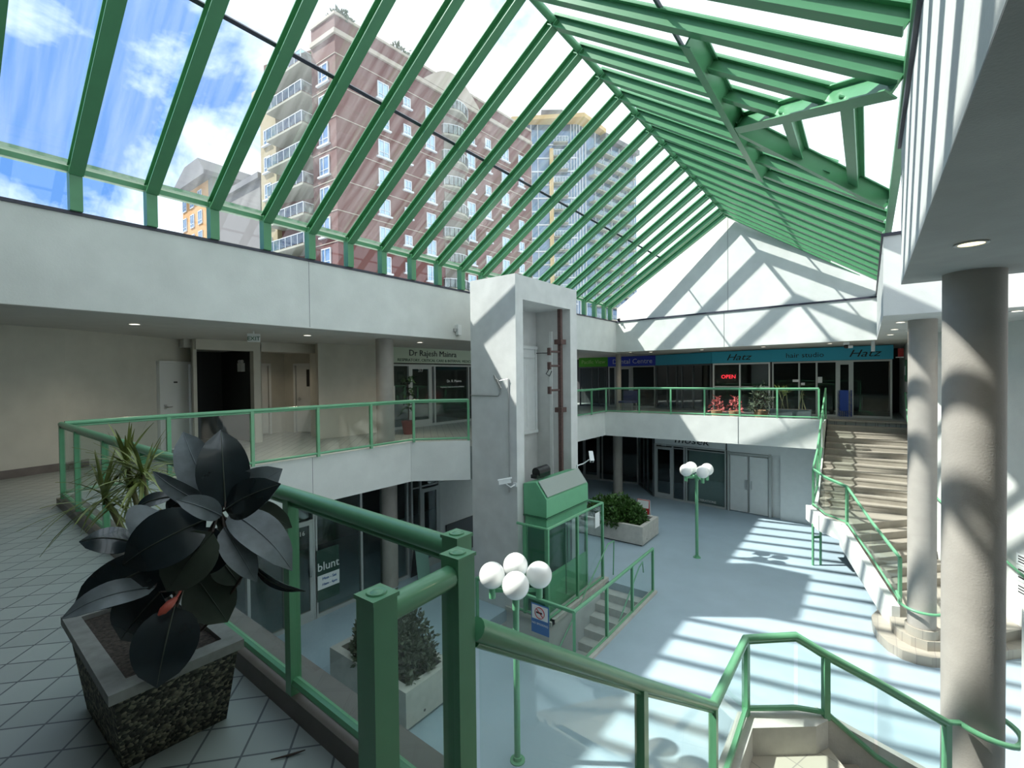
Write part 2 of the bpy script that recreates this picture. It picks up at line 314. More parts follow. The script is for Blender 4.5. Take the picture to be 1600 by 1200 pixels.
def doorleaf(name, p, q, z0, h, k, label_handle=True, sign=None):
    p = V((*p,0)); q = V((*q,0)); d = (q-p); l = d.length; d.normalize(); n = V((d.y,-d.x,0)); m = M()
    o = tag(M().cbox((p+q)/2+V((0,0,z0+h/2))+n*.01, (l-.10,.04,h-.06), (d,n,V((0,0,1)))).build(name, k), kind='structure')
    fr = M()
    for t in (0, l): fr.cbox(p+d*t+V((0,0,z0+h/2))+n*.02, (.06,.10,h), (d,n,V((0,0,1))))
    fr.cbox((p+q)/2+V((0,0,z0+h))+n*.02, (l+.06,.10,.06), (d,n,V((0,0,1)))); fr.build('door_frame', K['white'], o)
    c = p+d*.14+V((0,0,z0+1.0))+n*.05
    M().tube([c, c+n*.05, c+n*.05+d*.12], .011, 8).cbox(c-n*.012, (.06,.012,.10), (d,n,V((0,0,1)))).build('door_handle', K['steel'], o)
    if sign: M().cbox((p+q)/2+V((0,0,z0+sign[0]))+n*.034, (sign[1],.008,sign[2]), (d,n,V((0,0,1)))).build('door_plaque', K['black'], o)
    return o
doorleaf('door_1', (-12.46,3.50), (-12.90,4.24), 0, 2.0, K['white'], sign=(1.55,.10,.035))
doorleaf('door_2', (-13.93,5.75), (-13.93,6.60), 0, 2.02, K['offw'], sign=(1.5,.10,.08))
doorleaf('door_3', (-13.55,7.20), (-12.70,7.54), 0, 2.02, K['offw'], sign=(1.62,.10,.50))
# right walls
m = M().prism([(1.0,26),(1.0,15.6),(2.6,11.8),(2.9,11.0),(6,11.0),(6,11.2),(3.05,11.2),(2.75,11.9),(1.16,15.65),(1.16,26)], ZL, 2.55); struct(m, 'wall_right_stair', K['wall'])
m = M().box((5.6,-3.2,ZL), (5.8,11.2,2.6)); struct(m, 'wall_right', K['wall'])
m = M().box((.62,1.0,-1.9), (.76,3.42,.40)); struct(m, 'wall_near_stair_guard', K['wall'])
# envelope behind the shops and under the decks
m = M().box((-17,-3.2,ZL), (-16.8,27,2.55)).box((-17,26.4,ZL), (9,26.6,2.55)).box((-17,-3.4,ZL), (9,-3.2,2.55)); struct(m, 'wall_outer', K['dark2'])
m = M().box((-16.8,4.0,-.80), (XL-.15,18,-.775)); struct(m, 'ceiling_under_balcony', K['ceil'])
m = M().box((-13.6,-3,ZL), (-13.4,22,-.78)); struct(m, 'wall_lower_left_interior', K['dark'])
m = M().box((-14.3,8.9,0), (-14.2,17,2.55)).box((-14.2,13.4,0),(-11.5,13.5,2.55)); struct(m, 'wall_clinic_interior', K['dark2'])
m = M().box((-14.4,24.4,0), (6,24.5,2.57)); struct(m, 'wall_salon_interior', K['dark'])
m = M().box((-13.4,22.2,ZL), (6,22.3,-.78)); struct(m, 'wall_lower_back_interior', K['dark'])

# ================================================================== GLASS ROOF
roof = thing('glass_roof', (XL,YE,3.8), 'pitched green steel and glass atrium roof with clerestory posts', 'skylight')
def slope(side, x):
    e = EL if side < 0 else ER
    return RIDGE[1]+(e[1]-RIDGE[1])*abs((x-RIDGE[0])/(e[0]-RIDGE[0]))
def ibeam(p, q, up, d=.165, fw=.15, tf=.016, tw=.022):
    m = M(); p = V(p); q = V(q); u = V(up).normalized()
    m.bar(p+u*(-tf/2), q+u*(-tf/2), fw, tf, u).bar(p+u*(-d+tf/2), q+u*(-d+tf/2), fw, tf, u).bar(p-u*(d/2), q-u*(d/2), tw, d-2*tf, u)
    return m
def cap(m, p, q, up): return m.bar(V(p)+V(up).normalized()*.02, V(q)+V(up).normalized()*.02, .065, .035, up)
SP = .815; Y0 = .66
ys = [Y0+SP*k for k in range(-1, 21)]
ys = [y for y in ys if YS < y < YE-.1]
upL = V((-(RIDGE[1]-EL[1]), 0, RIDGE[0]-EL[0])).normalized(); upR = V((RIDGE[1]-ER[1], 0, ER[0]-RIDGE[0])).normalized()
VX, VY = -1.56, 8.05                       # where the two valley beams meet on the header
def valley(x, s): return VY+s*(x-VX)/(ER[0]-VX)*(2.5 if s < 0 else 1.2)
for y in ys+[YE-.03]:
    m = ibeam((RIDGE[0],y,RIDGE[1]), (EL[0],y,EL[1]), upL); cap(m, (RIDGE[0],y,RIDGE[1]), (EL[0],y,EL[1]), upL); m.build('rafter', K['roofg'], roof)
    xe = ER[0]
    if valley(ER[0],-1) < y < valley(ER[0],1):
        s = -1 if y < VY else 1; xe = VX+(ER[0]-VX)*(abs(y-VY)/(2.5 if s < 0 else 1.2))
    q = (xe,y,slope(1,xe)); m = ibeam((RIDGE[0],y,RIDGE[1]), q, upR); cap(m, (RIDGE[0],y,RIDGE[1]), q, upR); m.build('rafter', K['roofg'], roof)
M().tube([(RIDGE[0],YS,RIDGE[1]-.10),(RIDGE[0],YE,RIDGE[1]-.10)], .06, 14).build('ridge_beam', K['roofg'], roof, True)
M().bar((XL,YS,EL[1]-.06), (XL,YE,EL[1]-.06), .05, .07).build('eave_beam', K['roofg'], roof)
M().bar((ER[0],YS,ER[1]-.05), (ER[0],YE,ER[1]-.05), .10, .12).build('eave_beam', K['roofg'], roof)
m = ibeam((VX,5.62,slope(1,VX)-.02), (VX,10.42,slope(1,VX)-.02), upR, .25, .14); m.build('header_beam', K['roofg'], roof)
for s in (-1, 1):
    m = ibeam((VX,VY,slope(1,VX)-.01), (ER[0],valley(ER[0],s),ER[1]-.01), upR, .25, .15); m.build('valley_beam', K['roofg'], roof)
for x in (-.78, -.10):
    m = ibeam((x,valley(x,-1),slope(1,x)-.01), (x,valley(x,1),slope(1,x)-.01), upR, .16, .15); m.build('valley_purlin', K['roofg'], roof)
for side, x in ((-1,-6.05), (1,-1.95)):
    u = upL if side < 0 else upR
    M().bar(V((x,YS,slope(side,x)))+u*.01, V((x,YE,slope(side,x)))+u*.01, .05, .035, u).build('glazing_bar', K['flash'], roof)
M().box((XL-.46,YS,4.455), (XL-.02,YE,4.50)).build('eave_sun_blocker', K['roofg'], roof)  # added ledge outside the eave, shaped to keep sun off the clerestory
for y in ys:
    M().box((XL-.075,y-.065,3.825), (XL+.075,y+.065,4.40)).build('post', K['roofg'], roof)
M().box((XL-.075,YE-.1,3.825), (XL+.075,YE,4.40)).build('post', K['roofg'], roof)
edges = [YS]+ys+[YE]
for a, b in zip(edges, edges[1:]):
    for side, u, e in ((-1,upL,EL), (1,upR,ER)):
        p = [(RIDGE[0],a,RIDGE[1]),(RIDGE[0],b,RIDGE[1]),(e[0],b,e[1]),(e[0],a,e[1])]
        M().ext([V(q)+u*.004 for q in p], u*.008).build('glass_pane', K['sky'], roof)
    M().box((XL-.006,a+.06,3.83), (XL+.006,b-.06,4.32)).build('clerestory_pane', K['clear'], roof)

# ================================================================== RAILINGS
def railing(name, label, nodes, r=.033, pw=.052, glass=True, group=None, bottom=True, mat_=None, base_plate=True):
    """nodes: (x, y, top, bottom, is_post)"""
    g = mat_ or K['green']
    t = thing(name, (nodes[0][0],nodes[0][1],nodes[0][3]), label, 'railing', group)
    M().tube([(n[0],n[1],n[2]) for n in nodes], r, 14).build('handrail', g, t, True)
    M().tube([(n[0],n[1],n[2]-r-.008) for n in nodes], .013, 8).build('glazing_channel', g, t, True)
    if bottom: M().tube([(n[0],n[1],n[3]+.06) for n in nodes], .024, 8).build('bottom_rail', g, t, True)
    for i, n in enumerate(nodes):
        if not n[4]: continue
        a = V(nodes[min(i+1,len(nodes)-1)][:2])-V(nodes[max(i-1,0)][:2]); a = V((a.x,a.y,0)).normalized()
        M().cbox((n[0],n[1],(n[2]+n[3])/2), (pw,pw,n[2]-n[3]), (a,V((-a.y,a.x,0)),V((0,0,1)))).build('post', g, t)
    if glass:
        for a, b in zip(nodes, nodes[1:]):
            p = V((a[0],a[1],0)); q = V((b[0],b[1],0)); d = (q-p); l = d.length
            if l < .12: continue
            d.normalize(); nn = V((-d.y,d.x,0)); e = .02/l
            def lerp(i, u): return a[i]+(b[i]-a[i])*u
            c = [p+d*l*u+V((0,0,z)) for u, z in ((e,lerp(3,e)+.07),(1-e,lerp(3,1-e)+.07),(1-e,lerp(2,1-e)-r*.8),(e,lerp(2,e)-r*.8))]
            M().ext([x-nn*.005 for x in c], nn*.01).build('glass_panel', K['glass'], t)
    return t
def between(a, b, n, t0, b0, t1=None, b1=None, first=True):
    t1 = t0 if t1 is None else t1; b1 = b0 if b1 is None else b1
    return [(a[0]+(b[0]-a[0])*u, a[1]+(b[1]-a[1])*u, t0+(t1-t0)*u, b0+(b1-b0)*u, True) for u in [i/n for i in range(0 if first else 1, n+1)]]
# walkway rail in the foreground
nn_ = [(-1.07,1.10,1.04,.10,False)]+[(x,1.10+(-1.07-x)/7.13*.17,1.05,.10,True) for x in (-2.19,-3.40,-4.62,-5.9,-7.25,-8.2)]
railing('walkway_railing', 'green tube and glass railing beside the rubber plant on the tiled walkway', nn_, r=.034)
railing('balcony_railing', 'green glass railing along the left upper balcony', [(-8.2,1.30,1.06,.12,False)]+[(XL+.06,y,1.07,.13,True) for y in (2.43,3.61,4.79,5.97,7.12)]+[(-7.36,8.0,1.07,.13,True)], r=.03)
nd = [(XL+.06,14.6,1.08,.13,True),(XL+.06,15.75,1.08,.13,True),(XL+.04,17.0,1.09,.14,True)]
for x in (-6.93,-5.75,-4.58,-3.46,-2.35): nd.append((x,17.0+(x+8.3)/7.2*.33+.04,1.11,.15,True))
nd.append((-1.22,17.36,1.12,.16,True))
railing('balcony_railing', 'green glass railing along the far balcony under the blue shop signs', nd, r=.03)
# stout posts at the head of the near stairs
gate = thing('post_railing', (-.95,.8,0), 'short green railing between two square capped posts in the foreground', 'railing')
def capped(p, top, z0=0, parent=None):
    m = M().box((p[0]-.034,p[1]-.034,z0), (p[0]+.034,p[1]+.034,top)).box((p[0]-.038,p[1]-.038,top-.006), (p[0]+.038,p[1]+.038,top+.004))
    o = m.build('post', K['green'], parent)
    M().lathe((p[0],p[1],top+.004), [(.026,0),(.024,.004),(.016,.002),(.010,.005),(.004,.006)], 20).build('post_cap', K['green'], o, True)
    return o
capped((-.94,.69), 1.08, 0, gate); capped((-.95,.98), 1.085, 0, gate); capped((-1.07,1.10), 1.085, 0, gate)
M().tube([(-.94,.72,1.03),(-.95,.95,1.03)], .032, 16).build('handrail', K['green'], gate, True)
M().box((-.948,.725,.10), (-.940,.945,1.0)).build('glass_panel', K['glass'], gate)
M().bar((-.945,.72,.10), (-.95,.95,.10), .03, .03).build('bottom_rail', K['green'], gate)
# near stair railing, going down to its landing and on round the column
def stairz(y): return .85-(y-1.0)*(1.56/2.4)
nr = [(-.930,1.03,.85,-.05,False),(-.91,2.25,stairz(2.25),stairz(2.25)-.92,True),(-.86,3.42,-.72,-1.52,True),(-.88,4.62,-.80,-1.50,True),(-.52,4.90,-.78,-1.50,False),(-.30,5.02,-.93,-1.52,True),(.06,5.33,-1.20,-1.95,False),(.58,5.78,-1.62,-2.42,True)]
railing('stair_railing', 'green glass railing descending the near stairs and turning at the landing', nr, r=.034)
def wrap(start, c, r, a0, a1, z0, z1):
    pts = [start]
    for i in range(15):
        u = i/14; a = math.radians(a0+(a1-a0)*u); pts.append((c[0]+r*math.cos(a), c[1]+r*math.sin(a), z0+(z1-z0)*min(1,u*2)))
    return pts
solo(M().tube(wrap((.58,5.78,-1.62), (.80,6.22), .33, -112, 40, -1.66, -1.78), .026, 10), 'column_handrail', K['green'], 'green curved handrail wrapping the large column at right', 'handrail', smooth=True)
# stairwell railing
wr = [(-6.28,7.02,-2.45,-3.5,True),(-4.02,6.98,-2.45,-3.5,True),(-4.0,8.2,-2.45,-3.5,True),(-4.0,9.42,-2.45,-3.5,True),(-4.0,10.62,-2.45,-3.5,True)]
railing('stairwell_railing', 'green glass railing around the sunken stairwell in the blue floor', wr, r=.028)
m = M().prism([(-6.34,6.93),(-3.92,6.93),(-3.92,10.7),(-4.06,10.7),(-4.06,7.06),(-6.34,7.06)], ZL, ZL+.05); struct(m, 'trim_stairwell_kerb', K['conc'])
m = M().box((-5.34,8.0,ZL), (-5.12,10.62,ZL+.09)).box((-6.30,7.96,ZL), (-5.12,8.10,ZL+.09)); struct(m, 'trim_lift_kerb', K['conc'])

# ================================================================== STAIRS
def stairs(name, label, loc): return thing(name, loc, label, 'staircase')
t = stairs('staircase', 'pale tiled staircase rising to the far balcony beside the small column', (-.1,19.4,-3.5))
Yt, TR, RS = 19.4, .29, .165
for i in range(1, 13):
    z = -i*RS; y1 = Yt-(i-1)*TR
    M().box((-1.10,y1-TR-.012,z-.04), (1.0,y1,z)).box((-1.10,y1-TR,z-.33), (1.0,y1+.02,z-.035)).build('step', K['step'], t)
M().box((-1.10,19.38,-.05), (1.0,19.75,.004)).build('step', K['step'], t)
zl = -13*RS
Pl = [(-.40+.1357*i, 13.85-.2786*i) for i in range(8)]
def hit(p, d, a, b):       # line p+td with line a-b
    e = (b[0]-a[0], b[1]-a[1]); den = d[0]*e[1]-d[1]*e[0]; u = ((a[0]-p[0])*e[1]-(a[1]-p[1])*e[0])/den
    return (p[0]+d[0]*u, p[1]+d[1]*u)
dn = (.66,.75); WA, WB = (1.0,15.6), (2.6,11.8); LA, LB = Pl[0], Pl[7]
def nose(i): p = (.8,15.5-.41*i); return hit(p,dn,LA,LB), hit(p,dn,WA,WB)
n0 = nose(0)
M().prism([(-1.18,15.95),(-1.18,15.25),(-.86,14.35),LA,n0[0],n0[1],(1.0,15.6),(1.0,15.95)], zl-.25, zl).build('landing', K['step'], t)
for i in range(1, 6):
    a, b = nose(i-1), nose(i); z = zl-i*.171
    M().prism([a[0],a[1],b[1],b[0]], z-.30, z).build('step', K['step'], t)
n5 = nose(5)
Bp = [(.34,11.80),(.36,11.40),(.46,11.12),(.62,10.97),(.84,10.93),(1.06,11.06),(1.5,11.56),(1.93,12.05),(2.30,12.50)]
Ap = [(.06,11.9),(.08,11.55),(.15,11.18),(.30,10.88),(.49,10.72),(.68,10.68),(.88,10.72),(1.10,10.86),(1.50,11.28),(1.90,11.70),(2.40,12.25)]
M().prism(Bp+[n5[1],n5[0],(.30,12.3)], ZL+.17, ZL+.34).build('step', K['steplow'], t)
M().prism(Ap+[(2.3,12.6),n5[1],n5[0],(.2,12.4)], ZL, ZL+.17).build('step', K['steplow'], t)
# stringers
m = M().ext([(-1.12,19.4,.12),(-1.12,15.9,zl+.14),(-1.12,15.2,zl+.10),(-1.12,15.2,zl-.28),(-1.12,15.9,zl-.28),(-1.12,19.4,-.5)], (-.12,0,0)).build('stringer', K['wall'], t)
def sl2(a, b, za, zb, h0, h1, th):
    d = V((b[0]-a[0],b[1]-a[1],0)).normalized(); nn = V((d.y,-d.x,0))*-th
    return [(V((a[0],a[1],za+h0)), V((b[0],b[1],zb+h0)), V((b[0],b[1],zb-h1)), V((a[0],a[1],za-h1))), nn]
for a, b, za, zb, h0, h1 in (((-1.24,15.25),(-.88,14.30),zl,zl,.10,.30), ((-.88,14.30),(-.42,13.80),zl,zl,.10,.30), ((-.42,13.80),(.50,11.72),zl,-3.05,.10,.42)):
    q, nn = sl2(a,b,za,zb,h0,h1,.14); M().ext(q, -nn).build('stringer', K['wall'], t)
sr = [(-1.14,19.0,1.08,.05,True),(-1.14,17.8,.52,-.55,True),(-1.14,16.6,-.12,-1.15,True),(-1.14,15.75,-.58,-1.65,True),(-1.20,15.2,-1.02,zl+.1,True),(-.86,14.25,-1.04,zl+.1,False),(-.40,13.75,-1.12,zl+.1,True),(.05,12.80,-1.62,-2.45,False),(.50,11.80,-2.02,-2.92,True)]
railing('stair_railing', 'green glass railing down the far staircase and over its landing', sr, r=.028)
solo(M().tube(wrap((.44,11.55,-2.60), (.78,11.2), .31, 165, 350, -2.64, -2.66), .024, 10), 'column_handrail', K['green'], 'green curved handrail wrapping the smaller column by the far staircase', 'handrail', smooth=True)
solo(M().tube([(.93,19.2,.95),(.93,17.6,.05),(.93,15.75,-1.0),(.95,15.6,-1.02)], .024, 10).tube([(.93,19.2,.95),(1.0,19.2,.95)], .012, 6).tube([(.93,17.0,-.29),(1.0,17.0,-.29)], .012, 6), 'wall_handrail', K['green'], 'green wall handrail on the striped wall side of the far staircase', 'handrail', smooth=True)
solo(M().tube([(1.06,15.2,-1.15),(1.75,13.57,-1.75),(2.53,11.75,-2.35)], .024, 10), 'wall_handrail', K['green'], 'green wall handrail under the white notices at far right', 'handrail', smooth=True)
m = M()
for x in (-1.22, -1.04):
    m.tube([(x,13.9+.9*(x+1.22),ZL), (x,13.9+.9*(x+1.22),zl-.2)], .03, 10)
st = thing('landing_support', (-1.13,13.9,ZL), 'pair of slim green support poles under the far stair landing', 'support')
for x in (-1.16, -1.0):
    M().tube([(x,14.65+.9*(x+1.16),ZL), (x,14.65+.9*(x+1.16),zl-.25)], .03, 10).build('pole', K['green'], st, True)
M().bar((-1.16,14.65,-2.75), (-1.0,14.79,-2.75), .04, .06).build('crosspiece', K['green'], st)
# near staircase
t2 = stairs('staircase', 'tiled staircase in the near foreground dropping to a small landing', (-.2,1.0,-3.5))
for i in range(1, 11):
    z = -i*.175; y0 = .95+(i-1)*.28
    M().box((-.80,y0,z-.3), (.62,y0+.29,z)).build('step', K['tile2'], t2)
M().prism([(-.80,3.6),(-.80,4.48),(-.36,4.83),(-.30,5.02),(.62,3.7)], -2.05, -1.75).build('landing', K['tile2'], t2)
e1 = V((.81,.58,0)); e2 = V((.58,-.81,0)); p0 = V((-.30,5.0,0))
for i in range(1, 5):
    a = p0+e1*(.28*(i-1)); b = p0+e1*(.28*i); z = -1.75-.17*i
    M().prism([tuple(a)[:2], tuple(a+e2*1.5)[:2], tuple(b+e2*1.5)[:2], tuple(b)[:2]], z-.25, z).build('step', K['step'], t2)
m = M()
m.ext([(-.80,.95,.10),(-.80,3.45,-1.48),(-.80,3.45,-2.0),(-.80,.95,-.5)], (-.15,0,0)).build('stringer', K['conc'], t2)
m = M(); m.prism([(-.95,3.40),(-.80,3.40),(-.80,4.48),(-.36,4.83),(-.28,4.98),(-.36,5.08),(-.95,4.62)], -2.1, -1.50).build('landing_curb', K['conc'], t2)
q, nn = sl2((-.30,5.02),(.72,5.90),-1.62,-2.42,.12,.45,.14); M().ext(q, nn).build('stringer', K['conc'], t2)
# stair down the sunken well
t3 = stairs('staircase', 'grey concrete stairs descending into the stairwell behind green glass', (-4.6,10.6,-6))
for i in range(1, 13):
    M().box((-5.2,10.6-.28*i,ZL-.18*i-.3), (-4.06,10.6-.28*(i-1),ZL-.18*i)).build('step', K['conc'], t3)
for k, x, lab in ((0,-5.13,'thin green handrail loop on the lift side of the stairwell'), (1,-4.12,'thin green handrail inside the stairwell glass on its open side')):
    solo(M().tube([(x,10.9 if k == 0 else 10.35,ZL+.05 if k == 0 else ZL+.55),(x,10.95 if k == 0 else 10.3,ZL+.9 if k == 0 else ZL+.8),(x,10.6 if k == 0 else 10.1,ZL+.92 if k == 0 else ZL+.75),(x,7.8,ZL-.9)], .016, 8), 'stairwell_handrail', K['green'], lab, 'handrail', smooth=True)

# ================================================================== COLUMNS
def column(x, y, r, z0, z1, label, base=False):
    t = thing('column', (x,y,z0), label, 'column', 'round concrete columns')
    M().tube([(x,y,z0),(x,y,z1)], r, 40).build('shaft', K['col'], t, True)
    if base: M().tube([(x,y,z0),(x,y,z0+.16)], r+.035, 40).build('base_ring', K['steplow'], t, True)
    return t
column(.80,6.22,.225,ZL,2.55, 'thick round concrete column nearest the camera at right')
column(.78,11.2,.205,ZL+.34,2.55, 'round concrete column standing on the curved tiled steps', True)
column(-9.35,7.2,.21,0,2.55, 'round taupe column on the left balcony beside the clinic', False)
column(-9.35,7.25,.21,ZL,-.80, 'round column below the left balcony beside the barber window', False)
column(-8.6,18.8,.2,ZL,-.775, 'round column in shade below the far balcony behind the planter', False)
column(-8.9,19.6,.12,0,2.57, 'slim grey column in front of the blue dental sign', False)

# ================================================================== LIFT SHAFT, CAB, ENCLOSURE
sh = thing('lift_shaft', (-6.6,9.3,ZL), 'tall pale concrete lift shaft with an open recess on its right', 'lift shaft')
X0s, X1s, Y0s, Y1s, Zt = -7.26, -5.97, 8.0, 10.63, 3.79
m = M().box((X0s,Y0s,ZL), (X1s,Y0s+.27,Zt)).box((X0s,Y0s+.27,ZL), (X0s+.25,Y1s,Zt)).box((X0s,Y1s-.33,ZL), (X1s,Y1s,Zt)).box((X0s+.25,Y0s+.27,3.27), (X1s,Y1s-.33,Zt))
m.build('wall', K['shaft'], sh)
xb = X0s+.26
m = M().box((xb,9.50,.2), (xb+.03,10.16,2.30)); m.build('access_panel', K['offw'], sh)
m = M().box((xb,9.43,.12), (xb+.06,9.50,2.38)).box((xb,10.16,.12), (xb+.06,10.23,2.38)).box((xb,9.43,2.30), (xb+.08,10.23,2.38)).box((xb,9.43,.12), (xb+.08,10.23,.2)).box((xb,9.78,.3), (xb+.04,9.80,1.9)).box((xb,9.55,2.08),(xb+.07,10.12,2.16)); m.build('panel_frame', K['offw'], sh)
M().box((-6.58,10.26,-1), (-6.50,10.31,2.75)).build('cable_duct', K['offw'], sh)
px_, py_ = -6.15, 10.10
M().bar((px_,py_,-3.2), (px_,py_,3.27), .09, .09, (1,0,0)).build('guide_rail', K['rust'], sh)
for z in (2.45, .75): M().box((px_-.1,py_-.12,z-.06), (px_+.1,py_+.12,z+.06)).build('rail_clamp', K['rust'], sh)
for z in (2.2, 1.85, 1.25):
    M().tube([(px_,py_-.02,z),(px_-.05,py_-.42,z)], .028, 8).box((px_-.09,py_-.46,z-.09), (px_-.01,py_-.40,z+.09)).build('rail_bracket', K['rust'], sh)
M().tube([(px_-.05,py_-.42,1.8),(px_-.1,py_-.5,1.65),(px_-.1,py_-.35,1.6),(px_-.1,py_-.25,1.72)], .012, 6).build('cable', K['black'], sh)
M().tube([(xb+.06,10.2,2.2),(-6.7,10.27,2.2),(-6.54,10.24,2.2)], .012, 6).build('cable', K['black'], sh)
cb = thing('lift_cab', (-5.6,9.1,ZL), 'green lift cab with a sloped grey roof hood behind glass', 'lift')
cy0, cy1 = 7.98+.22, 10.02
prof = [(-5.95,-.72),(-5.62,-.66),(-5.36,-1.0),(-5.36,-1.38),(-5.95,-1.38)]
M().ext([(x,cy0,z) for x, z in prof], (0,cy1-cy0,0)).build('roof_hood', K['green2'], cb)
M().ext([(-5.60,cy0+.05,-.652),(-5.372,cy0+.05,-.955),(-5.355,cy0+.05,-.948),(-5.59,cy0+.05,-.64)], (0,cy1-cy0-.1,0)).build('hood_panel', mat('grey_hood', (.30,.34,.31), .5), cb)
M().box((-5.96,cy0-.01,-1.42), (-5.34,cy1+.01,-1.39)).build('trim_band', K['greendk'], cb)
M().box((-5.93,cy0+.02,-1.62), (-5.38,cy1-.02,-1.42)).build('frieze', K['green2'], cb)
m = M()
for (x, y) in ((-5.90,cy0+.04),(-5.40,cy0+.04),(-5.40,cy1-.04),(-5.90,cy1-.04)): m.box((x-.03,y-.03,ZL+.02), (x+.03,y+.03,-1.62))
m.build('corner_frame', K['green2'], cb)
M().box((-5.41,cy0+.06,-2.62), (-5.395,cy1-.06,-1.64)).build('window_glass', K['shop'], cb)
M().box((-5.41,cy0+.06,ZL+.02), (-5.39,cy1-.06,-2.62)).build('side_panel', K['green2'], cb)
M().box((-5.88,cy0+.03,ZL+.02), (-5.42,cy0+.05,-1.64)).build('end_panel', K['greendk'], cb)
M().box((-5.96,cy0+.1,ZL+.02), (-5.93,cy1-.1,-1.64)).build('rear_panel', K['greendk'], cb)
M().box((-5.405,9.0,-3.3), (-5.385,9.04,-1.7)).build('mullion', K['greendk'], cb)
solo(M().tube([(-5.86,8.55,-.54),(-5.84,8.95,-.52)], .11, 18).box((-5.95,8.48,-.66), (-5.78,9.02,-.58)), 'lift_motor', K['black'], 'black motor drum on top of the green lift cab', 'motor', smooth=True)
en = thing('lift_enclosure', (-5.2,9.2,ZL+.09), 'green framed glass screen enclosing the lift cab on the floor', 'glass screen')
ex, ey0, ey1, ez = -5.2, 7.98, 10.45, -1.53
for (x, y) in ((-5.78,ey0),(ex,ey0),(ex,9.2),(ex,ey1)): M().box((x-.028,y-.028,ZL+.09), (x+.028,y+.028,ez)).build('post', K['green'], en)
M().tube([(-5.97,ey0,ez),(ex,ey0,ez),(ex,ey1,ez),(-5.97,ey1,ez)], .03, 8).build('top_rail', K['green'], en)
M().tube([(-5.97,ey0,ZL+.13),(ex,ey0,ZL+.13),(ex,ey1,ZL+.13)], .025, 8).build('bottom_rail', K['green'], en)
for a, b in (((-5.94,ey0),(ex-.04,ey0)), ((ex,ey0+.04),(ex,9.17)), ((ex,9.23),(ex,ey1-.04))):
    M().bar((*a,(ZL+.13+ez)/2), (*b,(ZL+.13+ez)/2), .01, ez-ZL-.22).build('glass_panel', K['glass'], en)
solo(M().box((-5.192,10.05,-2.05), (-5.187,10.28,-1.70)), 'notice', K['paper'], 'white notice taped high on the lift glass screen', 'notice')
# things on the shaft
def cctv(name, p, d, wall, label):
    t = thing(name, p, label, 'security camera'); p = V(p); d = V(d).normalized(); s = d.cross(V((0,0,1))).normalized(); u = s.cross(d)
    M().cbox(p, (.26,.09,.085), (d,s,u)).cbox(p+u*.05-d*.01, (.30,.11,.014), (d,s,u)).build('housing', K['white'], t)
    M().tube([p+d*.12, p+d*.135], .034, 14).build('lens', K['black'], t)
    M().tube([p-u*.04, p-u*.09+(V(wall)-p)*.5, V(wall)], .014, 8).cbox(V(wall), (.02,.09,.09), (V(wall).normalized()*0+V((0,1,0)),V((1,0,0)),V((0,0,1)))).build('bracket', K['white'], t)
cctv('security_camera', (-6.12,7.76,-.62), (-.75,-.6,-.15), (-6.02,7.99,-.72), 'white security camera on the corner of the lift shaft above the lamps')
cctv('security_camera', (-5.66,10.78,-.50), (.35,-.45,-.55), (-5.98,10.55,-.72), 'white security camera hanging behind the lift cab roof')
solo(M().tube([(-7.26,7.985,1.18),(-6.45,7.985,1.18),(-6.40,7.985,1.24),(-6.40,7.975,1.52)], .012, 8).tube([(-6.17,7.985,-.9),(-6.17,7.985,1.55)], .010, 8), 'conduit', K['steel'], 'thin grey conduit bent across the lift shaft face', 'conduit', smooth=True)
ant = thing('antenna', (-6.40,7.95,1.5), 'small grey bracket antenna on the lift shaft face', 'antenna')
M().bar((-6.40,7.96,1.50), (-6.40,7.84,1.56), .02, .02).build('arm', K['steel'], ant)
M().bar((-6.50,7.9,1.62), (-6.30,7.88,1.34), .02, .05).build('dish', K['steel'], ant)
M().tube([(-6.40,7.9,1.5),(-6.17,7.96,1.55)], .006, 6).build('boom', K['steel'], ant)
sb = thing('alarm_box', (-8.25,8.63,2.7), 'white alarm box on the left wall near the lift shaft', 'alarm')
M().box((-8.29,8.58,2.66), (-8.20,8.70,2.92)).build('case', K['white'], sb); M().box((-8.3,8.50,2.74), (-8.25,8.58,2.82)).build('bracket', K['steel'], sb)

# ================================================================== LAMP POSTS
def lamp(x, y, zc, rot, label):
    t = thing('lamp_post', (x,y,ZL), label, 'lamp', 'four globe lamp posts')
    M().tube([(x,y,ZL),(x,y,zc-.16)], .042, 16).build('pole', K['green'], t, True)
    M().lathe((x,y,ZL), [(.10,0),(.10,.015),(.06,.02),(.055,.06),(.045,.065)], 16).build('base_plate', K['green'], t, True)
    M().lathe((x,y,zc-.30), [(.05,0),(.062,.02),(.062,.16),(.05,.18)], 16).build('hub', K['green'], t, True)
    for k in range(4):
        a = rot+PI/2*k; d = V((math.cos(a),math.sin(a),0)); c = V((x,y,zc))+d*.31
        M().bar(V((x,y,zc-.20)), c-V((0,0,.20)), .035, .045).build('arm', K['green'], t)
        M().tube([c-V((0,0,.30)), c-V((0,0,.14))], .045, 14).build('socket', K['green'], t, True)
        M().sphere(c, .17).build('globe', K['globe'], t, True)
lamp(-3.79,13.42,-1.05,math.radians(45), 'green four globe lamp post standing before the white double doors')
lamp(-3.70,4.90,-1.02,math.radians(37), 'green four globe lamp post rising in front of the lift shaft')

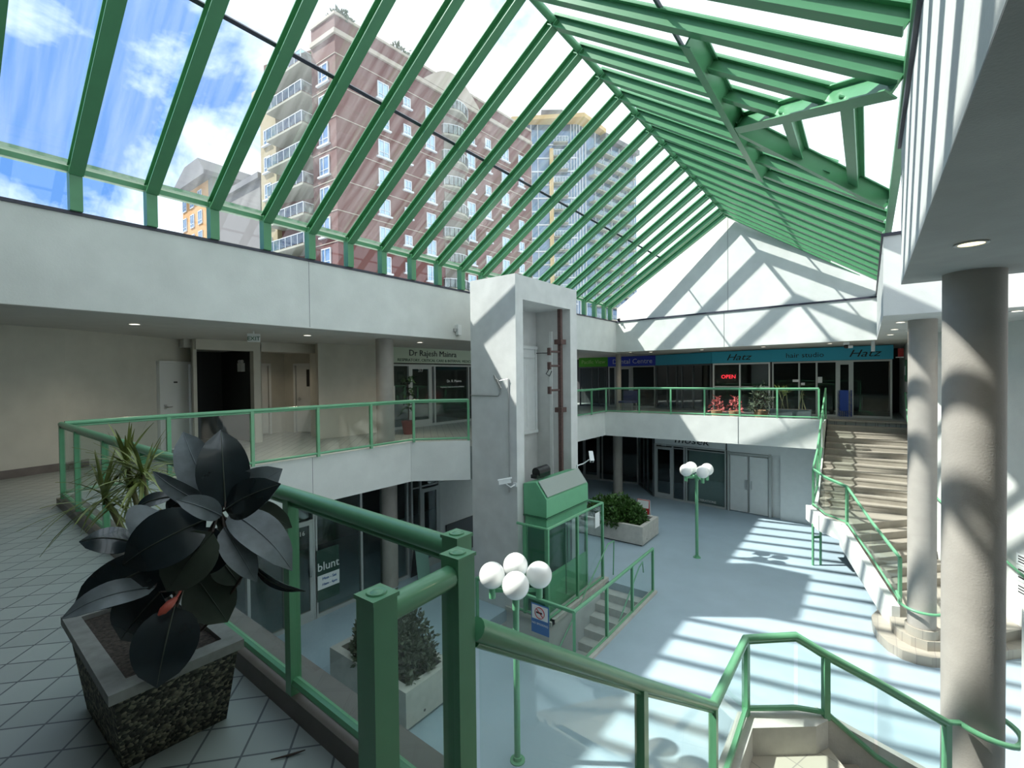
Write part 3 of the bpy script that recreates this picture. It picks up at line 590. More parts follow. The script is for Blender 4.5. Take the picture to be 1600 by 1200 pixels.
# ================================================================== PLANTERS AND PLANTS
def foliage(parent, box, n, size, k, seed, shape=1.0):
    rnd = random.Random(seed); m = M(); (x0,y0,z0), (x1,y1,z1) = box
    c = V(((x0+x1)/2,(y0+y1)/2,z0)); hx, hy, hz = (x1-x0)/2, (y1-y0)/2, z1-z0
    for i in range(n):
        a = rnd.uniform(0,2*PI); e = math.asin(rnd.uniform(-.05,1)); r = rnd.uniform(.55,1)**.4
        lump = 1+.14*math.sin(5*a+seed)+.10*math.sin(9*a+3*e)
        p = c+V((hx*math.cos(e)*math.cos(a)*lump*r, hy*math.cos(e)*math.sin(a)*lump*r, hz*max(.02,math.sin(e))*lump*r))
        d = V((math.cos(a)*math.cos(e)*.5+rnd.uniform(-.9,.9), math.sin(a)*math.cos(e)*.5+rnd.uniform(-.9,.9), math.sin(e)*.5+rnd.uniform(-.5,.9))).normalized()
        s = d.cross(V((rnd.uniform(-1,1),rnd.uniform(-1,1),rnd.uniform(-1,1)))).normalized(); l = size*rnd.uniform(.7,1.3); wd = l*.24; nn = d.cross(s)*l*.06
        m.add([p, p+d*l*.5+s*wd+nn, p+d*l, p+d*l*.5-s*wd+nn], [(0,1,2,3)])
    return m.build('foliage', k, parent)
def concrete_planter(box, label):
    (x0,y0), (x1,y1) = box; z1 = -2.92
    t = thing('concrete_planter', ((x0+x1)/2,(y0+y1)/2,ZL), label, 'planter', 'pale concrete planters')
    m = M(); wl = .13
    m.box((x0,y0,ZL+.04), (x1,y0+wl,z1)).box((x0,y1-wl,ZL+.04), (x1,y1,z1)).box((x0,y0+wl,ZL+.04), (x0+wl,y1-wl,z1)).box((x1-wl,y0+wl,ZL+.04), (x1,y1-wl,z1))
    m.build('box', K['conc'], t)
    M().box((x0+.05,y0+.05,ZL), (x1-.05,y1-.05,ZL+.05)).build('foot', K['dark'], t)
    M().box((x0+wl,y0+wl,z1-.22), (x1-wl,y1-wl,z1-.10)).build('soil', K['soil'], t)
    M().tube([(x1+.001,y0+.35,ZL+.14),(x1+.004,y0+.35,ZL+.14)], .02, 10).build('drain_hole', K['black'], t)
concrete_planter(((-7.6,13.31),(-5.32,14.65)), 'pale concrete planter beside the lift screen holding a green bush')
concrete_planter(((-7.2,4.33),(-5.26,5.30)), 'pale concrete planter on the blue floor below the foreground railing')
def bush(box, n, size, k, seed, label, z):
    (x0,y0,z0), (x1,y1,z1) = box
    t = thing('bush', ((x0+x1)/2,(y0+y1)/2,z0), label, 'bush')
    m = M()
    for i in range(5):
        x = x0+(x1-x0)*(i+.5)/5*.6+.2*(x1-x0); y = (y0+y1)/2+.1*math.sin(i*2); m.tube([(x,y,z0),(x+.05*math.sin(i),y,z0+(z1-z0)*.7)], .012, 6)
    m.build('stems', K['stem'], t)
    foliage(t, box, n, size, k, seed)
bush(((-7.35,13.3,-3.05),(-5.50,14.6,-2.35)), 5200, .12, K['bush'], 3, 'dense bright green bush in the planter near the lift screen', 0)
bush(((-7.0,4.40,-3.02),(-5.36,5.24,-2.12)), 5200, .10, K['bush2'], 5, 'grey green bush seen through the foreground railing glass', 0)

# rubber plant in the aggregate planter
pl = thing('aggregate_planter', (-2.7,.7,0), 'dark exposed aggregate planter with a smooth rim on the tiled walkway', 'planter')
top = [(-3.17,.47),(-2.22,.45),(-2.22,.92),(-3.17,.94)]; bot = [(-3.04,.535),(-2.43,.535),(-2.41,.915),(-3.04,.915)]
zr = .44
tb = [(x*1.0+(.02 if x < -2.7 else -.03), y+(.02 if y < .7 else -.012)) for x, y in top]
m = M().add([(*p,0) for p in bot]+[(*p,zr-.035) for p in tb], [(3,2,1,0),(0,1,5,4),(1,2,6,5),(2,3,7,6),(3,0,4,7),(4,5,6,7)]); m.build('body', K['agg'], pl)
inn = [(-3.08,.53),(-2.30,.52),(-2.30,.86),(-3.08,.87)]
m = M()
for i in range(4):
    j = (i+1)%4; m.ext([(*top[i],zr-.04),(*top[j],zr-.04),(*inn[j],zr-.04),(*inn[i],zr-.04)], (0,0,.04))
m.build('rim', K['aggrim'], pl)
M().prism(inn, zr-.06, zr-.022).build('soil', K['soil'], pl)
def leaf(B, T, wd, face, bend, fold, k, parent, roll=0.0, n=12):
    B = V(B); T = V(T); ax = T-B; l = ax.length; d = ax.normalized(); nrm = V(face); s = d.cross(nrm).normalized()
    if roll: q = Matrix.Rotation(roll,3,d); nrm = q@nrm; s = q@s
    m = M(); W_ = 6; vs = []
    for i in range(n+1):
        u = i/n; w_ = wd/2*(math.sin(PI*min(1,u**.80))**.62)*(1 if u < .97 else .5) if 0 < u < 1 else .0025
        if u > .86: w_ = max(.0015, w_*(1-(u-.86)/.14*.55))
        c = B+ax*u+nrm*(bend*l*math.sin(PI*u))+nrm*(-.10*l*max(0,u-.75)*2)
        for j in range(W_+1):
            x = (j/W_*2-1); rip = .012*l*math.sin(u*34+abs(x)*4)*.12*abs(x)
            vs.append(c+s*(x*w_)+nrm*(abs(x)**1.3*w_*fold+rip))
    nv = len(vs); q = W_+1
    fs = [(i*q+j,i*q+j+1,(i+1)*q+j+1,(i+1)*q+j) for i in range(n) for j in range(W_)]
    lo = [p-nrm*.0022 for p in vs]
    fs2 = [tuple(x+nv for x in reversed(g)) for g in fs]
    rim = [i*q for i in range(n+1)]+[n*q+j for j in range(1,q)]+[i*q+W_ for i in range(n-1,-1,-1)]+[j for j in range(W_-1,0,-1)]
    fr = [(rim[i],rim[(i+1)%len(rim)],rim[(i+1)%len(rim)]+nv,rim[i]+nv) for i in range(len(rim))]
    o = m.add(vs+lo, fs+fs2+fr).build('leaf', k, parent, True)
    mr = M().tube([B+ax*(i/8*.97)+nrm*(bend*l*math.sin(PI*i/8*.97)+.0012)+nrm*(-.10*l*max(0,i/8*.97-.75)*2) for i in range(9)], .003, 6, rs=[.0042-.0004*i for i in range(9)])
    mr.build('midrib', K['leafo'] if k is not K['leafg'] else K['leafg'], o, True)
    return o
rb = thing('rubber_plant', (-2.5,.72,zr-.022), 'rubber plant with large near black leaves in the aggregate planter', 'plant')
D, G_, O = K['leafd'], K['leafg'], K['leafo']
LV = [((-2.206,0.850,1.051),(-2.310,0.878,1.379),0.203,(0.890,-0.335,0.310),0.06,0.18,D,0.00),
 ((-2.310,0.846,1.046),(-2.519,0.794,1.366),0.162,(0.821,-0.293,0.490),0.05,0.22,G_,-0.25),
 ((-2.235,0.903,1.074),(-2.112,1.049,1.192),0.149,(0.616,-0.739,0.273),0.08,0.15,G_,0.20),
 ((-2.184,0.841,1.043),(-1.936,0.944,1.168),0.156,(0.247,-0.928,0.278),0.10,-0.10,D,0.10),
 ((-2.254,0.850,1.021),(-2.412,0.646,1.214),0.083,(0.859,-0.235,0.454),0.10,0.35,G_,-0.50),
 ((-2.164,0.818,1.027),(-2.185,0.666,1.127),0.094,(0.949,0.072,0.307),0.10,0.20,G_,0.00),
 ((-2.386,0.662,1.049),(-2.326,0.556,0.982),0.163,(0.741,-0.006,0.671),0.08,0.20,G_,0.00),
 ((-2.193,0.771,1.018),(-2.312,0.514,0.883),0.227,(0.723,-0.552,0.416),0.12,0.05,D,0.00),
 ((-2.426,0.592,0.925),(-2.492,0.429,0.969),0.130,(0.824,-0.192,0.533),0.12,-0.15,D,0.35),
 ((-2.326,0.627,0.753),(-2.388,0.353,0.725),0.115,(0.777,-0.237,0.583),0.14,0.15,G_,0.30),
 ((-2.356,0.681,0.848),(-2.462,0.397,0.724),0.182,(0.735,-0.483,0.476),0.12,0.10,D,-0.20),
 ((-2.240,0.666,0.681),(-2.176,0.583,0.415),0.222,(0.884,-0.342,0.318),0.10,0.08,D,0.00),
 ((-2.382,0.659,0.705),(-2.468,0.539,0.521),0.225,(0.701,-0.701,0.127),0.06,0.10,D,0.00),
 ((-2.150,0.778,0.971),(-2.221,0.631,0.757),0.192,(0.756,-0.629,0.178),0.08,0.10,O,0.00),
 ((-2.307,0.767,0.749),(-2.197,0.847,0.554),0.199,(0.886,-0.190,0.423),0.06,0.12,O,0.10),
 ((-2.199,0.867,1.026),(-1.934,1.001,0.799),0.170,(0.704,-0.371,0.605),0.10,0.12,G_,-0.25),
 ((-2.166,0.828,0.975),(-1.996,0.878,0.773),0.117,(0.764,-0.311,0.565),0.06,0.20,G_,0.10),
 ((-2.232,0.955,1.028),(-2.095,1.082,0.922),0.111,(0.759,-0.369,0.536),0.06,0.20,O,0.20),
 ((-2.276,0.845,0.995),(-2.154,0.960,0.817),0.074,(0.865,-0.245,0.438),0.06,0.20,O,0.30),
 ((-2.105,0.921,0.793),(-1.880,1.015,0.705),0.041,(0.485,-0.474,0.735),0.12,0.20,D,0.90),
 ((-2.272,0.845,0.815),(-2.189,0.893,0.703),0.129,(0.827,-0.258,0.499),0.06,0.15,O,0.00),
 ((-2.193,0.857,0.896),(-2.244,0.765,0.782),0.126,(0.703,-0.675,0.225),0.06,0.15,D,0.20),
 ((-2.438,0.724,1.088),(-2.493,0.606,1.055),0.072,(0.759,-0.477,0.443),0.10,0.20,D,0.40),
 ((-2.444,0.795,1.083),(-2.532,0.726,0.995),0.098,(0.558,-0.826,0.086),0.06,0.15,D,0.20),
 ((-2.366,0.776,0.935),(-2.276,0.816,0.801),0.168,(0.837,-0.250,0.486),0.05,0.10,D,0.00),
 ((-2.439,0.704,0.771),(-2.457,0.601,0.693),0.193,(0.781,-0.458,0.424),0.05,0.10,D,0.00)]   # base, tip, width, facing, bend, fold, finish, roll
for b_, t_, wd_m, nm_, bend, fold, k, roll in LV: leaf(b_, t_, wd_m, nm_, bend, fold, k, rb, roll)
g0 = V((-2.55,.70,zr-.03)); s1 = V((-2.366,0.773,0.794)); s2 = V((-2.265,0.854,1.018)); s3 = V((-2.239,0.863,1.090))
M().tube([g0, g0.lerp(s1,.5)+V((.02,0,.02)), s1, s2, s3], .012, 8, rs=[.014,.012,.010,.008,.005]).build('stem', K['stem'], rb, True)
M().tube([g0+V((-.06,.03,0)), V((-2.410,0.724,0.659)), V((-2.419,0.683,0.811)), V((-2.430,0.679,1.032))], .01, 8, rs=[.012,.010,.007,.004]).build('stem', K['stem'], rb, True)
M().tube([g0+V((.12,.05,0)), V((-2.265,0.833,0.573)), V((-2.165,0.913,0.767)), V((-2.115,0.926,0.789))], .006, 8).build('stem', K['stem'], rb, True)
pet = M()
for b_, *_ in LV:
    B = V(b_); c = min((s1,s2,s3,V((-2.419,0.683,0.811)),V((-2.410,0.724,0.659))), key=lambda q: (q-B).length); pet.tube([c,(c+B)/2+V((0,0,.01)),B], .004, 6)
pet.build('petioles', K['stem'], rb, True)
B = V((-2.185,0.659,0.736)); T = V((-2.171,0.593,0.696))
M().tube([V((-2.250,0.698,0.779)),V((-2.198,0.674,0.749)),B], .005, 8).tube([B,B.lerp(T,.35),B.lerp(T,.75),T], .012, 10, rs=[.007,.017,.016,.004]).build('bud_sheath', K['sheath'], rb, True)
# dracaena in the same planter
dr = thing('dracaena', (-2.95,.80,zr-.022), 'spiky yellow green dracaena behind the rubber plant', 'plant')
rnd = random.Random(11)
for h, bx, n, L_ in (((-3.174,0.744,1.162),-2.964,46,0.27), ((-3.020,0.773,1.119),-2.914,40,0.25), ((-3.143,0.639,1.005),-3.036,40,0.25), ((-3.130,0.750,1.035),-2.950,22,0.20)):
    h = V(h); b0 = V((bx,.80,zr-.03))
    M().tube([b0, b0.lerp(h,.5)+V((.01,.01,.02)), h], .012, 8, rs=[.014,.012,.009]).build('stem', K['dracs'], dr, True)
    m = M()
    for i in range(n):
        a = rnd.uniform(0,2*PI); e = rnd.uniform(-.5,1.35); l = L_*rnd.uniform(.75,1.25)*(1 if e > .2 else 1.15); dr_ = .35+.9*(1-e/1.4)*rnd.uniform(.5,1)
        d = V((math.cos(a)*math.cos(e),math.sin(a)*math.cos(e),math.sin(e))); s = d.cross(V((0,0,1))).normalized(); p = h+V((0,0,rnd.uniform(-.06,.02))); wd = rnd.uniform(.006,.010)
        pts = [p+d*(l*q)+V((0,0,-dr_*l*q*q*.38)) for q in (0,.25,.5,.75,1)]; ws = [wd*.8,wd,wd*.9,wd*.6,.0008]
        b = len(m.v)
        for c, w_ in zip(pts, ws): m.v += [c+s*w_, c+V((0,0,-.002)), c-s*w_]
        for q in range(4):
            m.f += [(b+q*3,b+q*3+1,b+q*3+4,b+q*3+3),(b+q*3+1,b+q*3+2,b+q*3+5,b+q*3+4)]
    m.build('leaf_tuft', K['drac'], dr)
solo(M().tube([(-1.99,.92,.006),(-1.94,.99,.008),(-1.915,1.03,.012)], .004, 6, rs=[.002,.005,.002]), 'fallen_twig', K['stem'], 'small dry twig lying on the tiles beside the aggregate planter', 'twig', smooth=True)

# ================================================================== STOREFRONTS
UZ = V((0,0,1))
def front(name, label, p, q, z0, z1, cuts, doors=(), pane=None, frame=None, mid=None, solid=()):
    """cuts: fractions of the run where mullions stand; doors/solid: bay indices"""
    p = V((*p,z0)); q = V((*q,z0)); d = (q-p).normalized(); p = p+d*.06; q = q-d*.06; d = q-p; l = d.length; d.normalize(); n = V((d.y,-d.x,0)); fr = frame or K['alu']; pane = pane or K['shop']; ax = (d,n,UZ); h = z1-z0
    t = thing(name, (p+q)/2, label, 'storefront'); c = [0]+list(cuts)+[1]
    m = M()
    for u in c: m.cbox(p+d*(l*u)+UZ*(h/2), (.055,.09,h), ax)
    m.cbox(p+d*(l/2)+UZ*(h-.03), (l,.08,.06), ax).cbox(p+d*(l/2)+UZ*.04, (l,.08,.08), ax)
    if mid: m.cbox(p+d*(l/2)+UZ*mid, (l,.05,.035), ax)
    m.build('frame', fr, t)
    for i, (a, b) in enumerate(zip(c, c[1:])):
        ctr = p+d*(l*(a+b)/2); wd = l*(b-a)-.06
        if i in doors:
            o = M(); hh = min(h-.06, 2.12)
            for s in (-1,1): o.cbox(ctr+d*(s*(wd/2-.04))+UZ*(hh/2+.02)+n*.02, (.08,.05,hh), ax)
            o.cbox(ctr+UZ*.13+n*.02, (wd-.16,.05,.2), ax).cbox(ctr+UZ*(hh-.04)+n*.02, (wd-.16,.05,.1), ax)
            dd = o.build('door', fr, t)
            M().cbox(ctr+UZ*(hh/2+.08)+n*.02, (wd-.16,.01,hh-.32), ax).build('door_glass', pane, dd)
            M().tube([ctr+d*(wd/2-.06)+UZ*.95+n*.05, ctr+d*(wd/2-.06)+UZ*.95+n*.09, ctr+d*(wd/2-.06)+UZ*1.25+n*.09, ctr+d*(wd/2-.06)+UZ*1.25+n*.05], .012, 8).build('handle', K['steel'], dd, True)
            if h-hh > .2: M().cbox(ctr+UZ*((h+hh)/2), (wd,.012,h-hh-.1), ax).build('transom_glass', pane, t)
        elif i in solid:
            M().cbox(ctr+UZ*(h/2), (wd,.04,h-.1), ax).build('solid_panel', K['offw'], t)
        else:
            M().cbox(ctr+UZ*(h/2), (wd,.012,h-.12), ax).build('glass_pane', pane, t)
    return t, p, d, n, l
def sign(name, label, p, q, z0, z1, face, texts, th=.06, frame=None):
    p = V((*p,0)); q = V((*q,0)); d = q-p; l = d.length; d.normalize(); n = V((d.y,-d.x,0))
    t = thing(name, (p+q)/2+UZ*z0, label, 'sign')
    M().cbox((p+q)/2+UZ*((z0+z1)/2), (l,th,z1-z0), (d,n,UZ)).build('face', face, t)
    for s, u, z, size, k, shear, wide in texts: text('lettering', s, p+d*(l*u)+UZ*z+n*(th/2+.004), d, UZ, size, k, t, .004, shear, True, wide)
    return t
# clinic on the left balcony
cl, p, d, n, l = front('storefront', 'clinic storefront with aluminium frames on the left balcony behind the potted plant', (-11.55,8.92), (-11.55,13.2), 0, 2.02, (.20,.42,.46,.86), (1,), K['shop'])
sign('shop_sign', 'pale mint clinic sign with dark serif name above the balcony storefront', (-11.5,8.92), (-11.5,13.2), 2.06, 2.54, K['smint'], [('Dr Rajesh Mainra',.445,2.29,.27,K['ink'],0,1.12), ('RESPIRATORY, CRITICAL CARE & INTERNAL MEDICINE',.50,2.11,.125,mat('sign_green_ink',(.03,.10,.05),.5),0,1.15)])
text('lettering', '217', p+d*(l*.31)+UZ*1.78+n*.04, d, UZ, .14, K['paper'], cl)
text('lettering', 'Dr. R. Mainra', p+d*(l*.68)+UZ*1.42+n*.04, d, UZ, .13, K['paper'], cl)
text('lettering', 'Respiratory, Critical Care & Internal Medicine', p+d*(l*.66)+UZ*1.24+n*.04, d, UZ, .062, K['paper'], cl)
solo(M().box((-11.54,8.98,.9), (-11.535,9.25,1.35)), 'notice', K['paper'], 'white notice inside the clinic window behind the round column', 'notice')
# potted plant outside the clinic
pt = thing('potted_plant', (-10.35,8.75,0), 'leafy dark green plant in a red pot outside the clinic', 'plant')
M().lathe((-10.35,8.75,0), [(.13,0),(.19,.36),(.20,.38),(.17,.38),(.165,.34)], 20).build('pot', K['terra'], pt, True)
M().tube([(-10.35,8.75,.3),(-10.33,8.76,.9),(-10.36,8.74,1.45)], .015, 6).build('stem', K['stem'], pt, True)
rnd = random.Random(5); m = M()
for i in range(46):
    a = rnd.uniform(0,2*PI); z = rnd.uniform(.55,1.62); l_ = rnd.uniform(.22,.36); d_ = V((math.cos(a),math.sin(a),rnd.uniform(-.1,.5))); s_ = d_.cross(UZ).normalized(); p_ = V((-10.35,8.75,z))
    m.add([p_, p_+d_*l_*.5+s_*.055+UZ*.02, p_+d_*l_-UZ*.10, p_+d_*l_*.5-s_*.055+UZ*.02, p_+d_*l_*.5+UZ*.005], [(0,1,4),(1,2,4),(2,3,4),(3,0,4)])
m.build('foliage', mat('pot_leaf',(.02,.055,.022),.4,var=.3), pt)
# exit light and emergency light
ex_ = thing('exit_sign', (-9.6,4.27,2.5), 'white ceiling exit sign above the dark corridor', 'sign')
M().cbox((-9.6,4.27,2.41), (.22,.05,.16), (V((.5,.87,0)),V((.87,-.5,0)),V((0,0,1)))).build('case', K['white'], ex_); M().box((-9.61,4.26,2.48),(-9.59,4.28,2.55)).build('stem', K['white'], ex_)
text('lettering', 'EXIT', (-9.576,4.257,2.36), (.5,.87,0), UZ, .11, mat('exit_green',(.02,.12,.06),.5), ex_)
em = thing('emergency_light', (-14.1,5.2,2.0), 'twin headed emergency light on the dark corridor wall', 'lamp')
M().box((-13.0,5.36,1.80), (-12.78,5.45,2.02)).build('case', K['white'], em)
for y in (5.30,): 
    for x in (-12.96,-12.82): M().sphere((x,y+.10,2.06), .045, 12, 8).build('lamp_head', K['white'], em, True)
# lower left shops
lf, p, d, n, l = front('storefront', 'dark barber shop window wall under the left balcony', (-9.35,3.9), (-9.35,7.87), ZL, -.80, (.18,.345,.355,.645), (1,), K['shop'])
ps = thing('window_poster', (-9.3,5.58,ZL+.35), 'dark green barber shop poster with white name on the window', 'poster')
M().box((-9.290,5.32,ZL+.35), (-9.282,5.84,ZL+1.45)).build('panel', mat('poster_green',(.012,.05,.035),.5), ps)
M().box((-9.281,5.33,ZL+.60), (-9.277,5.84,ZL+.90)).build('hours_card', K['paper'], ps)
text('lettering', 'blunt', (-9.275,5.58,ZL+1.0), (0,1,0), UZ, .25, K['paper'], ps)
text('small_lettering', 'Mon - Sat', (-9.272,5.60,ZL+.79), (0,1,0), UZ, .085, K['bluep'], ps)
text('small_lettering', '10am - 6pm', (-9.272,5.60,ZL+.67), (0,1,0), UZ, .075, K['bluep'], ps)
text('lettering', '116', p+d*(l*.265)+UZ*1.85+n*.05, d, UZ, .13, K['paper'], lf)
front('storefront', 'grey framed shop door and wall panels left of the lift shaft', (-9.45,7.98), (-9.45,12.5), ZL, -.80, (.07,.22), (1,), K['shop'], mid=2.2, solid=(2,))
solo(M().box((-9.46,9.25,ZL+.02),(-9.38,12.4,ZL+.95)), 'wall_cabinet', K['ledge'], 'dark low panel along the wall beside the lift shaft', 'panel')
sbd = thing('sandwich_board', (-9.0,8.0,ZL), 'pale green sandwich board by the shop door below the balcony', 'sign board')
M().ext([(-9.0,7.85,ZL),(-9.0,8.25,ZL),(-9.12,8.25,ZL+.85),(-9.12,7.85,ZL+.85)], (.02,0,0)).build('board', mat('mint_board',(.25,.45,.36),.5), sbd)
M().ext([(-9.28,7.85,ZL),(-9.28,8.25,ZL),(-9.14,8.25,ZL+.85),(-9.14,7.85,ZL+.85)], (.015,0,0)).build('rear_board', K['black'], sbd)
# upper back shops
def P(r, y): return (r*y, y)
A0, A1, A2, A3, A4, A5 = P(-.556,22.0), P(-.480,22.3), P(-.367,22.3), P(-.251,20.9), P(-.1455,20.75), P(.0335,20.7)
sign('shop_sign', 'green shop sign on the far balcony, left end of the sign row', A0, A1, 2.06, 2.54, K['sgreen'], [('Pacific View',.5,2.22,.28,K['lgreen'],0,.95)])
sign('shop_sign', 'royal blue dental sign with pale lettering on the far balcony', A1, A2, 2.06, 2.54, K['sblue'], [('Dental Centre',.52,2.18,.34,K['lav'],0,1.05)])
sign('shop_sign', 'plain dark teal sign panel between the dental and hair shop signs', A2, A3, 2.06, 2.54, K['steal'], [])
sign('shop_sign', 'teal sign with black script above the neon open sign', A3, A4, 2.06, 2.54, K['steal'], [('Hatz',.46,2.17,.36,K['ink'],.35,1.35)])
sign('shop_sign', 'long teal hair studio sign at the right end of the far balcony', A4, A5, 2.06, 2.54, K['steal'], [('hair studio',.30,2.2,.26,K['ink'],0,1.1), ('Hatz',.78,2.17,.36,K['ink'],.35,1.3)])
front('storefront', 'dark shop window under the green far balcony sign', A0, A1, 0, 2.05, (.45,.7), (), K['shop'], K['ledge'])
front('storefront', 'dental office glass front under the royal blue sign', A1, A2, 0, 2.05, (.14,.5,.53), (1,), K['shop'])
front('storefront', 'dark angled glass front under the plain teal sign panel', A2, A3, 0, 2.05, (.22,.4,.5,.7), (), K['shop'], K['ledge'])
hs, p, d, n, l = front('storefront', 'hair shop window with white mullions and the neon open sign', A3, A4, 0, 2.05, (.49,), (), K['shop'], K['white'], mid=1.08)
ht, p2, d2, n2, l2 = front('storefront', 'hair studio glass front with doors at the top of the far stairs', A4, A5, 0, 2.05, (.245,.40,.57,.70), (3,), K['shop'], K['alu'], solid=())
os_ = thing('open_sign', (p+d*(l*.27)+UZ*1.35-n*.1), 'red neon open sign glowing in the hair shop window', 'sign')
text('lettering', 'OPEN', p+d*(l*.27)+UZ*1.42-n*.06, d, UZ, .22, K['red'], os_)
M().cbox(p+d*(l*.27)+UZ*1.5-n*.10, (.66,.03,.3), (d,n,UZ)).build('backing', K['black'], os_)
solo(M().cbox(p2+d2*(l2*.635)+UZ*.5+n2*.03, (.46,.03,.95), (d2,n2,UZ)), 'blue_board', K['bluebin'], 'bright blue panel beside the hair studio door', 'panel')
for i, (u, z, w_, h_, lab) in enumerate(((.215,1.32,.20,.09,'white sticker on the hair studio window, left of the door frame'),(.43,1.35,.14,.22,'white paper notice taped on the hair studio door frame'),(.28,1.2,.12,.09,'small pale card on the hair studio side window'))):
    solo(M().cbox(p2+d2*(l2*u)+UZ*z+n2*.05, (w_,.005,h_), (d2,n2,UZ)), 'notice', K['paper'], lab, 'notice')
# trough with dracaenas, flowers, pots, chair on the far balcony
tr_ = thing('planter_trough', (-2.1,17.75,0), 'grey planter trough behind the far balcony glass near the stairs', 'planter')
M().box((-2.6,17.62,.02), (-1.45,17.95,.42)).build('box', K['ledge'], tr_); M().box((-2.55,17.66,.40), (-1.5,17.91,.43)).build('soil', K['soil'], tr_)
for cx, sp, nm, kk in ((-2.2,.30,'yellowish spiky plant in the grey balcony trough',K['drac']), (-1.7,.14,'bare branched plant in the grey balcony trough',K['dracs'])):
    t = thing('trough_plant', (cx,17.78,.42), nm, 'plant'); rnd = random.Random(int(cx*100))
    for k in range(3):
        x = cx+(k-1)*.10; tpx = x+rnd.uniform(-.16,.16); h = rnd.uniform(.95,1.25)
        M().tube([(x,17.78,.41),(x+(tpx-x)*.5,17.78,.41+h*.25),(tpx,17.78,.41+h*.5)], .014, 6).build('stem', K['dracs'], t, True)
        m = M()
        for i in range(26 if kk is K['drac'] else 9):
            a = rnd.uniform(0,2*PI); e = rnd.uniform(-.2,1.4); q = sp*rnd.uniform(.7,1.3); dv = V((math.cos(a)*math.cos(e),math.sin(a)*math.cos(e),math.sin(e)))*q; s_ = dv.cross(UZ).normalized()*.010; c = V((tpx,17.78,.41+h*.5))
            m.add([c-s_,c+dv*.6-s_,c+dv-UZ*.04,c+dv*.6+s_,c+s_], [(0,1,2,3,4)])
        m.build('leaf_tuft', kk, t)
for x, k, lab in ((-4.35,K['pink'],'pot of pink flowers behind the far balcony glass'), (-3.75,K['pink'],'second pot of pink flowers, nearer the stairs')):
    t = thing('flower_pot', (x,17.9,0), lab, 'plant'); M().lathe((x,17.9,0), [(.14,0),(.2,.3),(.17,.3)], 16).build('pot', K['orange'], t, True)
    foliage(t, ((x-.23,17.7,.28),(x+.23,18.1,.75)), 120, .10, k, 4)
t = thing('flower_pot', (-2.95,18.1,0), 'brown pot with a dark shrub beside the balcony trough', 'plant'); M().lathe((-2.95,18.1,0), [(.16,0),(.24,.34),(.2,.34)], 16).build('pot', K['orange'], t, True); foliage(t, ((-3.3,17.8,.3),(-2.6,18.4,1.15)), 260, .13, K['bush2'], 9)
ch = thing('waiting_chair', (-8.3,19.3,0), 'blue chair behind the far balcony glass by the slim column', 'chair')
M().box((-8.65,19.0,.40), (-8.0,19.55,.48)).build('seat', mat('navy_fabric',(.02,.03,.10),.8), ch); M().box((-8.65,19.5,.48), (-8.0,19.58,.92)).build('backrest', mat('navy_back',(.02,.03,.10),.8), ch)
for x in (-8.62,-8.03):
    for y in (19.05,19.52): M().box((x-.018,y-.018,0), (x+.018,y+.018,.40)).build('leg', K['steel'], ch)
# lower back shops
S0, S1 = (-7.13,19.15), (-1.2,18.5)
sf, p, d, n, l = front('storefront', 'ground floor shop with glass door and blinds behind the far lamp post', S0, (-4.2,18.83), ZL, -1.25, (.27,.44,.47), (0,), K['shop'], mid=2.12)
bl_c = p+d*(l*.735)+UZ*1.05-n*.12
solo(M().cbox(bl_c, (l*.50,.02,2.05), (d,n,UZ)), 'window_blind', mat('grey_blind',(.30,.34,.34),.7,var=.05,scale=12), 'grey blind filling the ground floor shop window behind the lamp', 'blind')
text('lettering', '111', p+d*(l*.14)+UZ*2.17+n*.05, d, UZ, .14, K['paper'], sf)
text('lettering', 'ALTERATIONS', p+d*(l*.74)+UZ*.16+n*.03, d, UZ, .12, K['paper'], sf)
m = M().cbox(p+d*(l*.5)+UZ*2.5, (l,.09,.48), (d,n,UZ)); ss = thing('shop_sign', p+d*(l*.5)+UZ*2.3, 'pale sign band with thin black lettering above shop door 111', 'sign'); m.build('face', K['offw'], ss)
text('lettering', 'mosek', p+d*(l*.54)+UZ*2.36+n*.05, d, UZ, .40, K['ink'], ss, .003, .2, True, 1.3)
q0 = V((-4.2,18.83,0)); qd = V((S1[0]-q0.x,S1[1]-q0.y,0)); ql = qd.length; qd.normalize(); qn = V((qd.y,-qd.x,0))
m = M().cbox(q0+qd*(ql/2)+UZ*-1.03, (ql,.12,.52), (qd,qn,UZ)).cbox(q0+qd*(.60+.40*(ql)/1)+UZ*(ZL+1.1), (.01,.01,.01), (qd,qn,UZ)); struct(M().cbox(q0+qd*(ql/2)+UZ*-1.03-qn*.02, (ql,.12,.52), (qd,qn,UZ)).cbox(q0+qd*(ql*.80)+UZ*(ZL+1.12)-qn*.02, (ql*.42,.10,2.24), (qd,qn,UZ)).cbox(q0+qd*(ql*.30)+UZ*(ZL+1.12)-qn*.15, (ql*.62,.06,2.24), (qd,qn,UZ)), 'wall_white_panels', K['offw'])
dd_ = tag(M().cbox(q0+qd*(.08+.32)+UZ*(ZL+1.06)-qn*.02, (.60,.05,2.06), (qd,qn,UZ)).build('door_4', K['offw']), kind='structure')
M().cbox(q0+qd*(.08+.58)+UZ*(ZL+1.05)+qn*.03, (.07,.05,.34), (qd,qn,UZ)).build('door_handle', K['steel'], dd_)
dd_ = tag(M().cbox(q0+qd*(.08+1.0)+UZ*(ZL+1.06)-qn*.02, (.60,.05,2.06), (qd,qn,UZ)).build('door_5', K['offw']), kind='structure')
M().cbox(q0+qd*(.08+.76)+UZ*(ZL+1.05)+qn*.02, (.03,.03,.30), (qd,qn,UZ)).build('door_handle', K['steel'], dd_)
